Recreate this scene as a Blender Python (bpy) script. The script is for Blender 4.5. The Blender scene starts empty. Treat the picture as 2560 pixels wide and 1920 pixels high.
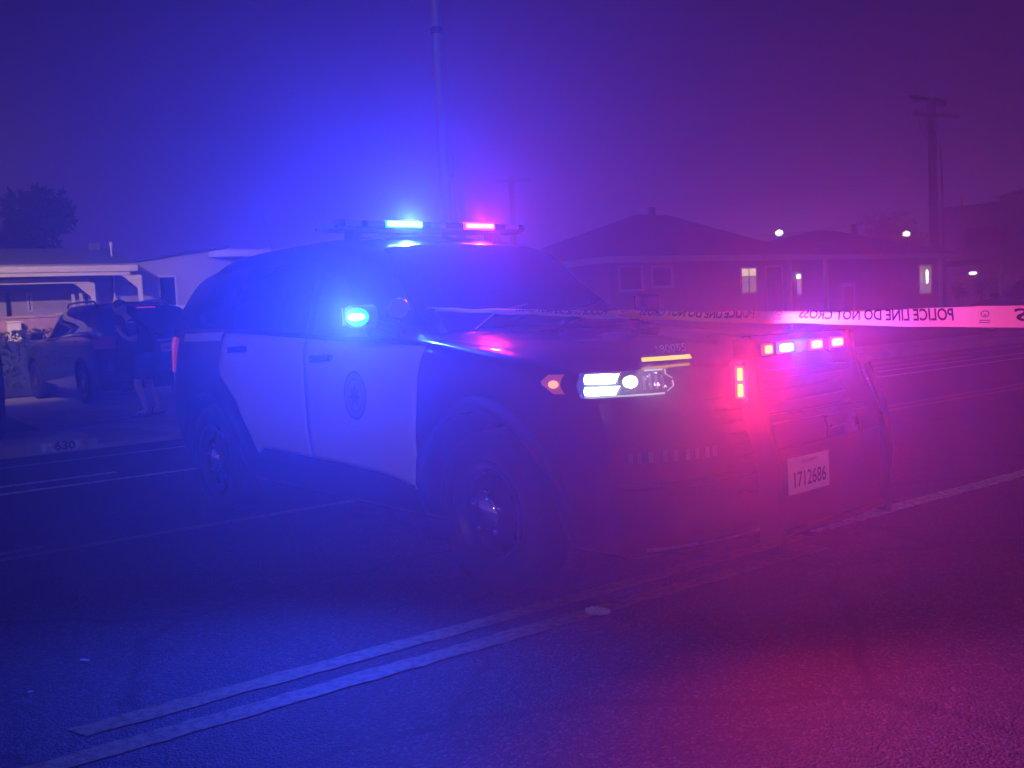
import bpy, bmesh, math, random
import numpy as np
from mathutils import Vector, Matrix
from mathutils.bvhtree import BVHTree
random.seed(7)
SC = bpy.context.scene
COL = SC.collection
R = math.radians

# ------------------------------------------------------------------ camera
F_PX, PITCH, ROLL, CAM_H = 2405.63, -0.07388, 0.0510, 1.2946
cp, sp = math.cos(PITCH), math.sin(PITCH)
c_, s_ = math.cos(ROLL), math.sin(ROLL)
FWD = Vector((0, cp, sp)); UP0 = Vector((0, -sp, cp)); RT0 = Vector((1, 0, 0))
RIGHT = RT0 * c_ - UP0 * s_
UP = RT0 * s_ + UP0 * c_
CAM = Vector((0, 0, CAM_H))
cam_d = bpy.data.cameras.new('camera')
cam_d.sensor_width = 36.0
cam_d.sensor_fit = 'HORIZONTAL'
cam_d.lens = 36.0 * F_PX / 2560.0
cam_d.clip_start = 0.02
cam_d.clip_end = 2000.0
cam = bpy.data.objects.new('camera', cam_d)
COL.objects.link(cam)
cam.matrix_world = Matrix((
    (RIGHT.x, UP.x, -FWD.x, CAM.x),
    (RIGHT.y, UP.y, -FWD.y, CAM.y),
    (RIGHT.z, UP.z, -FWD.z, CAM.z),
    (0, 0, 0, 1)))
SC.camera = cam

# ------------------------------------------------------------------ sky, fill light, exposure
SUN_EL, SUN_AZ_DIR = R(27), R(257)      # added fill from behind the camera, stands in for street lighting
GLOW = 6.5
world = bpy.data.worlds.new('World'); SC.world = world
world.use_nodes = True
wn = world.node_tree.nodes; wl = world.node_tree.links
wn.clear()
sky = wn.new('ShaderNodeTexSky'); sky.sky_type = 'NISHITA'; sky.sun_disc = False
sky.sun_elevation = R(-4.0); sky.sun_rotation = R(60); sky.air_density = 1.0; sky.dust_density = 4.0
bg = wn.new('ShaderNodeBackground'); bg.inputs['Strength'].default_value = 0.05
tint = wn.new('ShaderNodeMixRGB'); tint.blend_type = 'ADD'; tint.inputs[0].default_value = 1.0
# city glow: brighter towards the horizon all round
wtc = wn.new('ShaderNodeTexCoord'); wsx = wn.new('ShaderNodeSeparateXYZ'); wrp = wn.new('ShaderNodeValToRGB')
wl.new(wtc.outputs['Generated'], wsx.inputs[0]); wl.new(wsx.outputs['Z'], wrp.inputs['Fac'])
wrp.color_ramp.elements[0].position = 0.0; wrp.color_ramp.elements[0].color = (.72, .32, 1.35, 1)
wrp.color_ramp.elements[1].position = 0.34; wrp.color_ramp.elements[1].color = (.005, .002, .07, 1)
_e = wrp.color_ramp.elements.new(.10); _e.color = (.36, .14, .80, 1)
_e = wrp.color_ramp.elements.new(.20); _e.color = (.15, .05, .46, 1)
wgl = wn.new('ShaderNodeMixRGB'); wgl.blend_type = 'MULTIPLY'; wgl.inputs[0].default_value = 1.0; wgl.inputs[2].default_value = (GLOW, GLOW, GLOW, 1)
wl.new(wrp.outputs['Color'], wgl.inputs[1]); wl.new(wgl.outputs[0], tint.inputs[2])
wo = wn.new('ShaderNodeOutputWorld')
wl.new(sky.outputs[0], tint.inputs[1]); wl.new(tint.outputs[0], bg.inputs['Color']); wl.new(bg.outputs[0], wo.inputs['Surface'])
sun_d = bpy.data.lights.new('street_fill', 'SUN'); sun_d.energy = 0.20; sun_d.angle = R(3.0); sun_d.color = (1.0, 0.80, 0.76)
sun = bpy.data.objects.new('street_fill', sun_d); COL.objects.link(sun)
sdir = Vector((math.cos(SUN_AZ_DIR) * math.cos(SUN_EL), math.sin(SUN_AZ_DIR) * math.cos(SUN_EL), math.sin(SUN_EL)))
sun.rotation_euler = sdir.to_track_quat('Z', 'Y').to_euler()
sky.sun_rotation = math.pi / 2 - SUN_AZ_DIR

SC.view_settings.view_transform = 'Standard'
SC.view_settings.look = 'None'
SC.view_settings.exposure = 0.2
SC.view_settings.gamma = 1.0
SC.view_settings.use_curve_mapping = False
SC.render.engine = 'CYCLES'
cy = SC.cycles
cy.use_denoising = True
cy.max_bounces = 6; cy.diffuse_bounces = 2; cy.glossy_bounces = 3; cy.transmission_bounces = 4
cy.volume_bounces = 0; cy.transparent_max_bounces = 8
cy.caustics_reflective = False; cy.caustics_refractive = False
cy.sample_clamp_indirect = 4.0

HAZE_DENSITY, HAZE_G = 0.027, 0.70

# ------------------------------------------------------------------ frames
TH = R(35)
TT = Vector((math.cos(TH), math.sin(TH), 0)); NN = Vector((-math.sin(TH), math.cos(TH), 0))
ROADM = Matrix.Rotation(TH, 4, 'Z')
def rw(s, q, z=0.0):
    return TT * s + NN * q + Vector((0, 0, z))
def at(px, py, q):
    """point on the plane q = const (parallel to the street) seen at a pixel, in street coordinates"""
    d = FWD + RIGHT * ((px - 1280) / F_PX) + UP * ((960 - py) / F_PX)
    t = (q - CAM.dot(NN)) / d.dot(NN)
    P = CAM + d * t
    return (P.dot(TT), q, P.z)

# ------------------------------------------------------------------ materials
MATS = {}
def mat(name, col, rough=0.6, metal=0.0, coat=0.0, emit=None, estr=0.0, noise=0.0, nscale=8.0, bump=0.0, bscale=60.0, alpha=None, trans=0.0, spec=0.5, sub=0.0):
    if name in MATS: return MATS[name]
    m = bpy.data.materials.new(name); m.use_nodes = True
    nt = m.node_tree; b = nt.nodes['Principled BSDF']
    b.inputs['Base Color'].default_value = (*col, 1)
    b.inputs['Roughness'].default_value = rough
    b.inputs['Metallic'].default_value = metal
    b.inputs['Coat Weight'].default_value = coat
    b.inputs['Coat Roughness'].default_value = 0.05
    b.inputs['Specular IOR Level'].default_value = spec
    b.inputs['Transmission Weight'].default_value = trans
    if emit:
        b.inputs['Emission Color'].default_value = (*emit, 1)
        b.inputs['Emission Strength'].default_value = estr
    tc = nt.nodes.new('ShaderNodeTexCoord')
    if noise > 0:
        n = nt.nodes.new('ShaderNodeTexNoise'); n.inputs['Scale'].default_value = nscale; n.inputs['Detail'].default_value = 6
        nt.links.new(tc.outputs['Object'], n.inputs['Vector'])
        r = nt.nodes.new('ShaderNodeValToRGB')
        r.color_ramp.elements[0].position = 0.3; r.color_ramp.elements[1].position = 0.72
        r.color_ramp.elements[0].color = tuple(max(0, x * (1 - noise)) for x in col) + (1,)
        r.color_ramp.elements[1].color = tuple(min(1, x * (1 + noise)) for x in col) + (1,)
        nt.links.new(n.outputs['Fac'], r.inputs['Fac']); nt.links.new(r.outputs['Color'], b.inputs['Base Color'])
    if bump > 0:
        n2 = nt.nodes.new('ShaderNodeTexNoise'); n2.inputs['Scale'].default_value = bscale; n2.inputs['Detail'].default_value = 4
        nt.links.new(tc.outputs['Object'], n2.inputs['Vector'])
        bm_ = nt.nodes.new('ShaderNodeBump'); bm_.inputs['Strength'].default_value = bump; bm_.inputs['Distance'].default_value = 0.02
        nt.links.new(n2.outputs['Fac'], bm_.inputs['Height']); nt.links.new(bm_.outputs['Normal'], b.inputs['Normal'])
    MATS[name] = m
    return m

def asphalt():
    m = bpy.data.materials.new('asphalt'); m.use_nodes = True
    nt = m.node_tree; b = nt.nodes['Principled BSDF']; L = nt.links.new
    tc = nt.nodes.new('ShaderNodeTexCoord')
    v = nt.nodes.new('ShaderNodeTexVoronoi'); v.inputs['Scale'].default_value = 95; v.inputs['Randomness'].default_value = 1
    n = nt.nodes.new('ShaderNodeTexNoise'); n.inputs['Scale'].default_value = 160; n.inputs['Detail'].default_value = 3
    big = nt.nodes.new('ShaderNodeTexNoise'); big.inputs['Scale'].default_value = 0.7; big.inputs['Detail'].default_value = 7
    for x in (v, n, big): L(tc.outputs['Object'], x.inputs['Vector'])
    r = nt.nodes.new('ShaderNodeValToRGB')
    r.color_ramp.elements[0].position = 0.25; r.color_ramp.elements[0].color = (0.018, 0.018, 0.019, 1)
    r.color_ramp.elements[1].position = 0.8; r.color_ramp.elements[1].color = (0.045, 0.044, 0.043, 1)
    e = r.color_ramp.elements.new(0.97); e.color = (0.10, 0.095, 0.09, 1)
    sepc = nt.nodes.new('ShaderNodeSeparateColor')
    L(v.outputs['Color'], sepc.inputs[0]); L(sepc.outputs[0], r.inputs['Fac'])
    mx = nt.nodes.new('ShaderNodeMixRGB'); mx.blend_type = 'MULTIPLY'; mx.inputs[0].default_value = 0.75
    r2 = nt.nodes.new('ShaderNodeValToRGB'); r2.color_ramp.elements[0].position = 0.35; r2.color_ramp.elements[0].color = (0.5, 0.5, 0.5, 1)
    r2.color_ramp.elements[1].position = 0.65
    L(big.outputs['Fac'], r2.inputs['Fac']); L(r.outputs['Color'], mx.inputs[1]); L(r2.outputs['Color'], mx.inputs[2])
    # tar-filled cracks and oil stains
    cv = nt.nodes.new('ShaderNodeTexVoronoi'); cv.feature = 'DISTANCE_TO_EDGE'; cv.inputs['Scale'].default_value = 0.55
    wn_ = nt.nodes.new('ShaderNodeTexNoise'); wn_.inputs['Scale'].default_value = 2.2; wn_.inputs['Detail'].default_value = 5
    L(tc.outputs['Object'], wn_.inputs['Vector'])
    av = nt.nodes.new('ShaderNodeMixRGB'); av.blend_type = 'ADD'; av.inputs[0].default_value = 0.35
    L(tc.outputs['Object'], av.inputs[1]); L(wn_.outputs['Color'], av.inputs[2]); L(av.outputs['Color'], cv.inputs['Vector'])
    cr = nt.nodes.new('ShaderNodeValToRGB'); cr.color_ramp.elements[0].position = 0.004; cr.color_ramp.elements[0].color = (.35, .35, .35, 1); cr.color_ramp.elements[1].position = 0.016
    L(cv.outputs['Distance'], cr.inputs['Fac'])
    os_ = nt.nodes.new('ShaderNodeTexNoise'); os_.inputs['Scale'].default_value = 1.7; os_.inputs['Detail'].default_value = 3
    L(tc.outputs['Object'], os_.inputs['Vector'])
    orp = nt.nodes.new('ShaderNodeValToRGB'); orp.color_ramp.elements[0].position = 0.62; orp.color_ramp.elements[1].position = 0.72; orp.color_ramp.elements[0].color = (1, 1, 1, 1); orp.color_ramp.elements[1].color = (.45, .45, .45, 1)
    L(os_.outputs['Fac'], orp.inputs['Fac'])
    m2 = nt.nodes.new('ShaderNodeMixRGB'); m2.blend_type = 'MULTIPLY'; m2.inputs[0].default_value = 1.0
    m3 = nt.nodes.new('ShaderNodeMixRGB'); m3.blend_type = 'MULTIPLY'; m3.inputs[0].default_value = 0.8
    L(mx.outputs['Color'], m2.inputs[1]); L(cr.outputs['Color'], m2.inputs[2]); L(m2.outputs['Color'], m3.inputs[1]); L(orp.outputs['Color'], m3.inputs[2])
    L(m3.outputs['Color'], b.inputs['Base Color'])
    b.inputs['Roughness'].default_value = 0.7
    ad = nt.nodes.new('ShaderNodeMath'); ad.operation = 'MULTIPLY_ADD'; ad.inputs[1].default_value = -1.0
    L(v.outputs['Distance'], ad.inputs[0]); L(n.outputs['Fac'], ad.inputs[2])
    bp = nt.nodes.new('ShaderNodeBump'); bp.inputs['Strength'].default_value = 0.55; bp.inputs['Distance'].default_value = 0.010
    L(ad.outputs[0], bp.inputs['Height']); L(bp.outputs['Normal'], b.inputs['Normal'])
    return m
def worn_paint(name, col):
    m = bpy.data.materials.new(name); m.use_nodes = True
    nt = m.node_tree; b = nt.nodes['Principled BSDF']; L = nt.links.new
    tc = nt.nodes.new('ShaderNodeTexCoord')
    n = nt.nodes.new('ShaderNodeTexNoise'); n.inputs['Scale'].default_value = 30; n.inputs['Detail'].default_value = 8
    L(tc.outputs['Object'], n.inputs['Vector'])
    r = nt.nodes.new('ShaderNodeValToRGB'); r.color_ramp.elements[0].position = 0.36; r.color_ramp.elements[1].position = 0.60
    r.color_ramp.elements[0].color = tuple(x * 0.35 for x in col) + (1,); r.color_ramp.elements[1].color = (*col, 1)
    L(n.outputs['Fac'], r.inputs['Fac']); L(r.outputs['Color'], b.inputs['Base Color'])
    b.inputs['Roughness'].default_value = 0.6
    n2 = nt.nodes.new('ShaderNodeTexNoise'); n2.inputs['Scale'].default_value = 140
    L(tc.outputs['Object'], n2.inputs['Vector'])
    bp = nt.nodes.new('ShaderNodeBump'); bp.inputs['Strength'].default_value = 0.5; bp.inputs['Distance'].default_value = 0.008
    L(n2.outputs['Fac'], bp.inputs['Height']); L(bp.outputs['Normal'], b.inputs['Normal'])
    return m

M_ASPH = asphalt()
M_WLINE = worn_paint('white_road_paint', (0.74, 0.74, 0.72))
M_YLINE = worn_paint('yellow_road_paint', (0.22, 0.15, 0.06))
M_CONC = mat('concrete', (0.34, 0.33, 0.31), 0.85, noise=0.25, nscale=3.0, bump=0.3, bscale=40)
M_SOIL = mat('dry_lawn', (0.07, 0.075, 0.04), 0.95, noise=0.5, nscale=4, bump=0.8, bscale=30)
M_BLACK = mat('black_car_paint', (0.006, 0.006, 0.008), 0.28, coat=1.0)
M_WHITE = mat('white_car_paint', (0.74, 0.74, 0.74), 0.3, coat=0.6, noise=0.04, nscale=3)
M_PLAST = mat('black_plastic', (0.015, 0.015, 0.016), 0.55, bump=0.15, bscale=300)
M_GLASS = mat('dark_tinted_glass', (0.004, 0.004, 0.006), 0.04, spec=0.6)
M_RUB = mat('tyre_rubber', (0.012, 0.012, 0.012), 0.9, noise=0.3, nscale=20)
M_STEEL = mat('satin_steel', (0.45, 0.45, 0.46), 0.28, metal=1.0, noise=0.1, nscale=30)
M_RIM = mat('black_steel_wheel', (.03, .03, .032), .3, metal=.5, noise=.2, nscale=30)
M_CHROME = mat('chrome', (0.75, 0.75, 0.77), 0.08, metal=1.0)
M_DARKM = mat('dark_metal', (0.03, 0.03, 0.032), 0.4, metal=0.6)
M_CLEAR = mat('clear_lens', (0.25, 0.26, 0.28), 0.08, spec=0.7)
M_PLATE = mat('plate_white', (0.72, 0.72, 0.68), 0.45, noise=0.05, nscale=10)
M_INK = mat('plate_ink', (0.02, 0.03, 0.10), 0.5)
M_BLACKINK = mat('black_ink', (0.012, 0.012, 0.012), 0.6)
M_GREYINK = mat('grey_decal', (0.55, 0.55, 0.56), 0.5)
M_TAIL = mat('tail_light_red', (0.45, 0.02, 0.02), 0.15, coat=0.8, emit=(1.0, 0.12, 0.15), estr=0.35)
def glow(name, col, s): return mat(name, (0.02, 0.02, 0.02), 0.4, emit=col, estr=s)
M_LEDB = glow('led_blue_lens', (0.0, 0.50, 1.0), 1.3); M_LEDBc = glow('led_blue_core', (0.55, 1.0, 1.0), 4)
M_LEDR = glow('led_red_lens', (1.0, 0.03, 0.0), 2.5); M_LEDRc = glow('led_red_core_light', (1.0, 0.33, 0.01), 2.8)

M_LEDBd = glow('led_blue_deep', (0.0, 0.12, 1.0), 1.5); M_LEDBdc = glow('led_blue_deep_core', (0.2, 0.75, 1.0), 2)
M_HEAD = glow('headlamp_lit', (0.78, 1.0, 0.86), 3.0); M_HEAD3 = glow('projector_lit', (0.85, 1.0, 0.92), 1.6)
M_HEAD2 = glow('headlamp_glow', (0.75, 1.0, 0.9), 0.45)
M_AMBER = glow('amber_lamp_lit', (1.0, 0.30, 0.03), 1.6)
M_YEL = glow('yellow_led_strip', (1.0, 0.62, 0.02), 1.1)
M_WINLIT = glow('lit_window', (1.0, 0.82, 0.35), 1.3)
M_WINLIT2 = glow('lit_window_dim', (1.0, 0.75, 0.55), 0.35)
M_BULB = glow('lamp_bulb', (1.0, 0.97, 0.9), 6.0)
M_STUCCO = mat('stucco_cream', (0.46, 0.42, 0.37), 0.9, noise=0.12, nscale=2, bump=0.4, bscale=50)
M_STUCCO2 = mat('stucco_tan', (0.30, 0.26, 0.23), 0.9, noise=0.15, nscale=2, bump=0.4, bscale=50)
M_STUCCO3 = mat('stucco_grey', (0.46, 0.43, 0.41), 0.9, noise=0.12, nscale=1.5, bump=0.4, bscale=30)
M_TRIM = mat('white_trim_paint', (0.74, 0.71, 0.66), 0.6, noise=0.08, nscale=5)
M_ROOF = mat('dark_shingle_roof', (0.075, 0.07, 0.068), 0.9, noise=0.4, nscale=12, bump=0.8, bscale=25)
M_ROOF2 = mat('grey_shingle_roof', (0.17, 0.16, 0.16), 0.9, noise=0.3, nscale=12, bump=0.8, bscale=25)
M_WOODP = mat('weathered_pole_wood', (0.05, 0.038, 0.03), 0.9, noise=0.35, nscale=6, bump=0.5, bscale=30)
M_GALV = mat('galvanised_steel', (0.40, 0.40, 0.40), 0.5, metal=0.4, noise=0.12, nscale=5)
M_WIN = mat('dark_window_pane', (0.01, 0.011, 0.014), 0.06, spec=0.6)
M_LEAF = mat('dark_leaf', (0.022, 0.036, 0.016), 0.7, noise=0.5, nscale=3)
M_BARK = mat('bark', (0.06, 0.045, 0.035), 0.9, noise=0.3, nscale=10)
M_SKIN = mat('skin', (0.60, 0.40, 0.32), 0.55, noise=0.08, nscale=15)
M_CLOTH = mat('dark_navy_cloth', (0.012, 0.013, 0.022), 0.9, noise=0.2, nscale=12)
M_CLOTH2 = mat('black_shorts_cloth', (0.012, 0.012, 0.014), 0.9, noise=0.2, nscale=12)
M_HAIR = mat('short_dark_hair', (0.03, 0.022, 0.018), 0.7)
M_SHOE = mat('black_sandal_rubber', (0.015, 0.014, 0.014), 0.7)
M_PAPER = mat('crumpled_paper', (0.42, 0.38, 0.35), 0.8, noise=0.15, nscale=40)
M_BRICK = mat('painted_low_wall', (0.38, 0.25, 0.22), 0.9, noise=0.25, nscale=6, bump=0.4, bscale=30)

# ------------------------------------------------------------------ mesh helpers
class MB:
    def __init__(s): s.v = []; s.f = []
    def add(s, vs, fs):
        o = len(s.v); s.v += [tuple(x) for x in vs]; s.f += [tuple(i + o for i in f) for f in fs]; return s
    def box(s, x0, x1, y0, y1, z0, z1):
        return s.add([(x0,y0,z0),(x1,y0,z0),(x1,y1,z0),(x0,y1,z0),(x0,y0,z1),(x1,y0,z1),(x1,y1,z1),(x0,y1,z1)],
                     [(0,3,2,1),(4,5,6,7),(0,1,5,4),(1,2,6,5),(2,3,7,6),(3,0,4,7)])
    def obox(s, c, ax, ay, az, hx, hy, hz):
        c = Vector(c); ax, ay, az = Vector(ax).normalized(), Vector(ay).normalized(), Vector(az).normalized()
        vs = [c + ax*hx*i + ay*hy*j + az*hz*k for k in (-1,1) for (i,j) in ((-1,-1),(1,-1),(1,1),(-1,1))]
        return s.add(vs, [(0,3,2,1),(4,5,6,7),(0,1,5,4),(1,2,6,5),(2,3,7,6),(3,0,4,7)])
    def bar(s, a, b, w, h=None):
        a, b = Vector(a), Vector(b); d = (b - a); h = h or w
        up = Vector((0,0,1)) if abs(d.normalized().z) < 0.95 else Vector((1,0,0))
        ay = up.cross(d).normalized(); az = d.cross(ay).normalized()
        return s.obox((a + b) / 2, d, ay, az, d.length / 2, w / 2, h / 2)
    def tube(s, pts, rad, n=8, cap=True):
        pts = [Vector(p) for p in pts]; rads = rad if isinstance(rad, (list, tuple)) else [rad] * len(pts)
        o = len(s.v); prev = None
        for i, p in enumerate(pts):
            d = (pts[min(i+1, len(pts)-1)] - pts[max(i-1, 0)]).normalized()
            if prev is None:
                a = Vector((0,0,1)) if abs(d.z) < 0.9 else Vector((1,0,0))
                u = a.cross(d).normalized()
            else:
                u = (prev - d * prev.dot(d)).normalized()
            prev = u; w = d.cross(u)
            for k in range(n):
                t = 2 * math.pi * k / n
                s.v.append(tuple(p + (u * math.cos(t) + w * math.sin(t)) * rads[i]))
        for i in range(len(pts) - 1):
            for k in range(n):
                a = o + i*n + k; b = o + i*n + (k+1) % n
                s.f.append((a, b, b + n, a + n))
        if cap:
            s.f.append(tuple(o + k for k in range(n))[::-1]); s.f.append(tuple(o + (len(pts)-1)*n + k for k in range(n)))
        return s
    def lathe(s, prof, n=40, axis='y', c=(0,0,0)):
        o = len(s.v)
        for (r, h) in prof:
            for k in range(n):
                t = 2 * math.pi * k / n; a, b = r * math.cos(t), r * math.sin(t)
                p = {'y': (a, h, b), 'z': (a, b, h), 'x': (h, a, b)}[axis]
                s.v.append((p[0]+c[0], p[1]+c[1], p[2]+c[2]))
        for i in range(len(prof) - 1):
            for k in range(n):
                a = o + i*n + k; b = o + i*n + (k+1) % n
                s.f.append((a, b, b + n, a + n))
        return s
    def ngon(s, pts, thick_vec):
        n = len(pts); tv = Vector(thick_vec)
        vs = [Vector(p) for p in pts] + [Vector(p) + tv for p in pts]
        fs = [tuple(range(n))[::-1], tuple(range(n, 2*n))] + [(i, (i+1) % n, n + (i+1) % n, n + i) for i in range(n)]
        return s.add(vs, fs)
    def grid(s, rows):
        o = len(s.v); nr, nc = len(rows), len(rows[0])
        for r in rows: s.v += [tuple(p) for p in r]
        for i in range(nr-1):
            for j in range(nc-1):
                a = o + i*nc + j; s.f.append((a, a+1, a+nc+1, a+nc))
        return s
    def build(s, name, m, parent=None, smooth=False, bevel=0.0, solid=0.0):
        me = bpy.data.meshes.new(name); me.from_pydata(s.v, [], s.f)
        bm = bmesh.new(); bm.from_mesh(me)
        bmesh.ops.recalc_face_normals(bm, faces=bm.faces)
        if bevel > 0:
            bmesh.ops.bevel(bm, geom=list(bm.edges), offset=bevel, segments=2, profile=0.5, affect='EDGES')
        bm.to_mesh(me); bm.free()
        if m: me.materials.append(m)
        if smooth:
            for p in me.polygons: p.use_smooth = True
        o = bpy.data.objects.new(name, me); COL.objects.link(o)
        if parent: o.parent = parent
        if solid > 0:
            md = o.modifiers.new('solid', 'SOLIDIFY'); md.thickness = solid; md.offset = 0
        return o

def tag(o, label=None, cat=None, group=None, kind=None):
    if label: o['label'] = label
    if cat: o['category'] = cat
    if group: o['group'] = group
    if kind: o['kind'] = kind
    return o
def thing(name, label, cat, loc=(0,0,0), rz=0.0, group=None):
    o = bpy.data.objects.new(name, None); o.empty_display_size = 0.2; COL.objects.link(o)
    o.location = loc; o.rotation_euler = (0, 0, rz)
    return tag(o, label, cat, group)
def road_thing(name, label, cat, s, q, z=0.0, rz=0.0, group=None):
    return thing(name, label, cat, rw(s, q, z), TH + rz, group)
def text_mesh(name, body, size, m, parent=None, matrix=None, shear=0.0, extrude=0.0, align='CENTER', bold=0.0, sx=1.0):
    cu = bpy.data.curves.new(name, 'FONT'); cu.body = body; cu.size = size; cu.align_x = align; cu.align_y = 'CENTER'
    cu.shear = shear; cu.extrude = extrude; cu.offset = bold; cu.resolution_u = 3
    t = bpy.data.objects.new(name, cu); COL.objects.link(t)
    dg = bpy.context.evaluated_depsgraph_get(); dg.update()
    me = bpy.data.meshes.new_from_object(t.evaluated_get(dg))
    COL.objects.unlink(t); bpy.data.objects.remove(t)
    me.materials.clear(); me.materials.append(m)
    o = bpy.data.objects.new(name, me); COL.objects.link(o)
    if sx != 1.0: me.transform(Matrix.Diagonal((sx, 1, 1, 1)))
    if parent: o.parent = parent
    if matrix is not None: me.transform(matrix)
    return o
def frame(org, ax, ay):
    ax = Vector(ax).normalized(); ay = Vector(ay); ay = (ay - ax * ay.dot(ax)).normalized(); az = ax.cross(ay); o = Vector(org)
    return Matrix(((ax.x, ay.x, az.x, o.x), (ax.y, ay.y, az.y, o.y), (ax.z, ay.z, az.z, o.z), (0, 0, 0, 1)))
def lamp(name, kind, loc, energy, color, parent=None, size=0.05, direction=None, cone=150, blend=1.0):
    d = bpy.data.lights.new(name, kind); d.energy = energy; d.color = color
    d.shadow_soft_size = size
    if kind == 'SPOT': d.spot_size = R(cone); d.spot_blend = blend
    o = bpy.data.objects.new(name, d); COL.objects.link(o); o.location = loc
    if direction is not None: o.rotation_euler = Vector(direction).to_track_quat('-Z', 'Y').to_euler()
    if parent: o.parent = parent
    return o

# ================================================================== SETTING
g = MB()
g.add([(-400,-400,-0.012),(400,-400,-0.012),(400,400,-0.012),(-400,400,-0.012)], [(0,1,2,3)])
tag(g.build('ground', M_SOIL), kind='structure')
def road_sheet(name, s0, s1, q0, q1, z, m, kind='structure', parent=None):
    mb = MB(); ns = max(1, int((s1 - s0) / 4))
    rows = [[rw(s0 + (s1-s0)*i/ns, q, z) for i in range(ns+1)] for q in (q0, q1)]
    mb.grid(rows); o = mb.build(name, m, parent)
    if kind: tag(o, kind=kind)
    return o
road = road_sheet('road', -120, 200, -8.0, 11.6, 0.0, M_ASPH)
def stripe(name, s0, s1, q, w, m, z=0.004, jag=0.007):
    mb = MB(); n = max(2, int((s1-s0)/0.05)); n = min(n, 1300)
    a, b = [], []
    for i in range(n+1):
        s = s0 + (s1-s0)*i/n
        if i == 0: b.append(rw(s, q + w/2, z)); a.append(rw(s + .04, q - w/2, z)); continue
        a.append(rw(s, q - w/2 + random.uniform(-jag, jag), z)); b.append(rw(s, q + w/2 + random.uniform(-jag, jag), z))
    mb.grid([a, b])
    return tag(mb.build(name, m), kind='structure')
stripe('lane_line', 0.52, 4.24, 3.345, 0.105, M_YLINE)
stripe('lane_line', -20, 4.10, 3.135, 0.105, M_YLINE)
stripe('lane_line', 4.30, 45, 3.40, 0.125, M_WLINE)  # lit stretch of the centre line, its brightness painted in as white
stripe('lane_line', -20, 60, 6.30, 0.09, M_YLINE)
stripe('lane_line', -20, 0.95, 6.48, 0.09, M_YLINE)
stripe('lane_line', 8.6, 60, 6.55, 0.10, M_YLINE)
stripe('lane_line', -30, 80, 8.96, 0.10, M_WLINE)
stripe('lane_line', -10, 2.05, 9.42, 0.11, M_WLINE)
stripe('lane_line', 14.1, 80, 9.60, 0.11, M_WLINE)
stripe('lane_line', 13.8, 18.0, 10.1, 0.08, M_WLINE)
stripe('lane_line', -20, 60, 10.78, 0.06, M_WLINE)
# kerb, pavement, driveway and yard
kb = MB(); KW = 0.16
def kerb_run(s0, s1, h):
    n = max(2, int((s1-s0)/1.5))
    prof = [(11.6, 0.0), (11.62, h), (11.6+KW, h+0.004), (11.6+KW, 0.0)]
    kb.grid([[rw(s0+(s1-s0)*i/n, q, z) for i in range(n+1)] for q, z in prof])
kerb_run(-60, 2.35, 0.13); kerb_run(2.35, 6.4, 0.05); kerb_run(6.4, 120, 0.13)
tag(kb.build('kerb', M_CONC), kind='structure')
pv = MB()
def slab(s0, s1, q0, q1, za, zb):
    pv.grid([[rw(s, q0, za) for s in np.linspace(s0, s1, 20)], [rw(s, q1, zb) for s in np.linspace(s0, s1, 20)]])
slab(-60, 2.35, 11.6+KW, 13.3, 0.134, 0.13); slab(6.4, 120, 11.6+KW, 13.3, 0.134, 0.13)
tag(pv.build('pavement', M_CONC), kind='structure')
pv = MB()
slab(2.35, 6.4, 11.6+KW, 13.3, 0.052, 0.06); slab(2.1, 6.6, 13.3, 26.5, 0.062, 0.066)
tag(pv.build('driveway', mat('driveway_concrete', (0.26, 0.25, 0.24), 0.85, noise=0.35, nscale=2.0, bump=0.3, bscale=40)), kind='structure')
pv = MB(); slab(-60, 2.1, 13.3, 60, 0.10, 0.10); slab(6.6, 160, 13.3, 90, 0.10, 0.10)
tag(pv.build('yard', M_SOIL), kind='structure')

# painted house number on the kerb
nb = thing('painted_kerb_number', 'white painted patch with house number 630 on the kerb face', 'house number', rw(1.98, 11.6, 0))
nb.rotation_euler = (0, 0, TH)
mb = MB(); mb.add([(-0.21,-0.004,0.02),(0.21,-0.004,0.02),(0.21,0.0165,0.122),(-0.21,0.0165,0.122)], [(0,1,2,3)])
mb.build('white_patch', M_WLINE, nb)
text_mesh('digits', '630', 0.125, M_BLACKINK, nb, frame((0.03, 0.000, 0.072), (1,0,0), (0,0.2,1)), bold=0.004, sx=1.15)

# ================================================================== vehicle body loft
def pchip(xs, ys, x):
    xs = np.asarray(xs, float); ys = np.asarray(ys, float); x = np.asarray(x, float)
    if xs[0] > xs[-1]: xs, ys = xs[::-1], ys[::-1]
    h = np.diff(xs); d = np.diff(ys) / h
    m = np.zeros(len(xs)); m[0], m[-1] = d[0], d[-1]
    for i in range(1, len(xs)-1):
        if d[i-1]*d[i] > 0:
            w1, w2 = 2*h[i]+h[i-1], h[i]+2*h[i-1]
            m[i] = (w1+w2) / (w1/d[i-1] + w2/d[i])
    i = np.clip(np.searchsorted(xs, x) - 1, 0, len(xs)-2); t = (x - xs[i]) / h[i]
    return ((2*t**3-3*t**2+1)*ys[i] + (t**3-2*t**2+t)*h[i]*m[i] + (-2*t**3+3*t**2)*ys[i+1] + (t**3-t**2)*h[i]*m[i+1])
def sstep(a, b, x):
    t = min(1, max(0, (x-a)/(b-a))); return t*t*(3-2*t)

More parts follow.
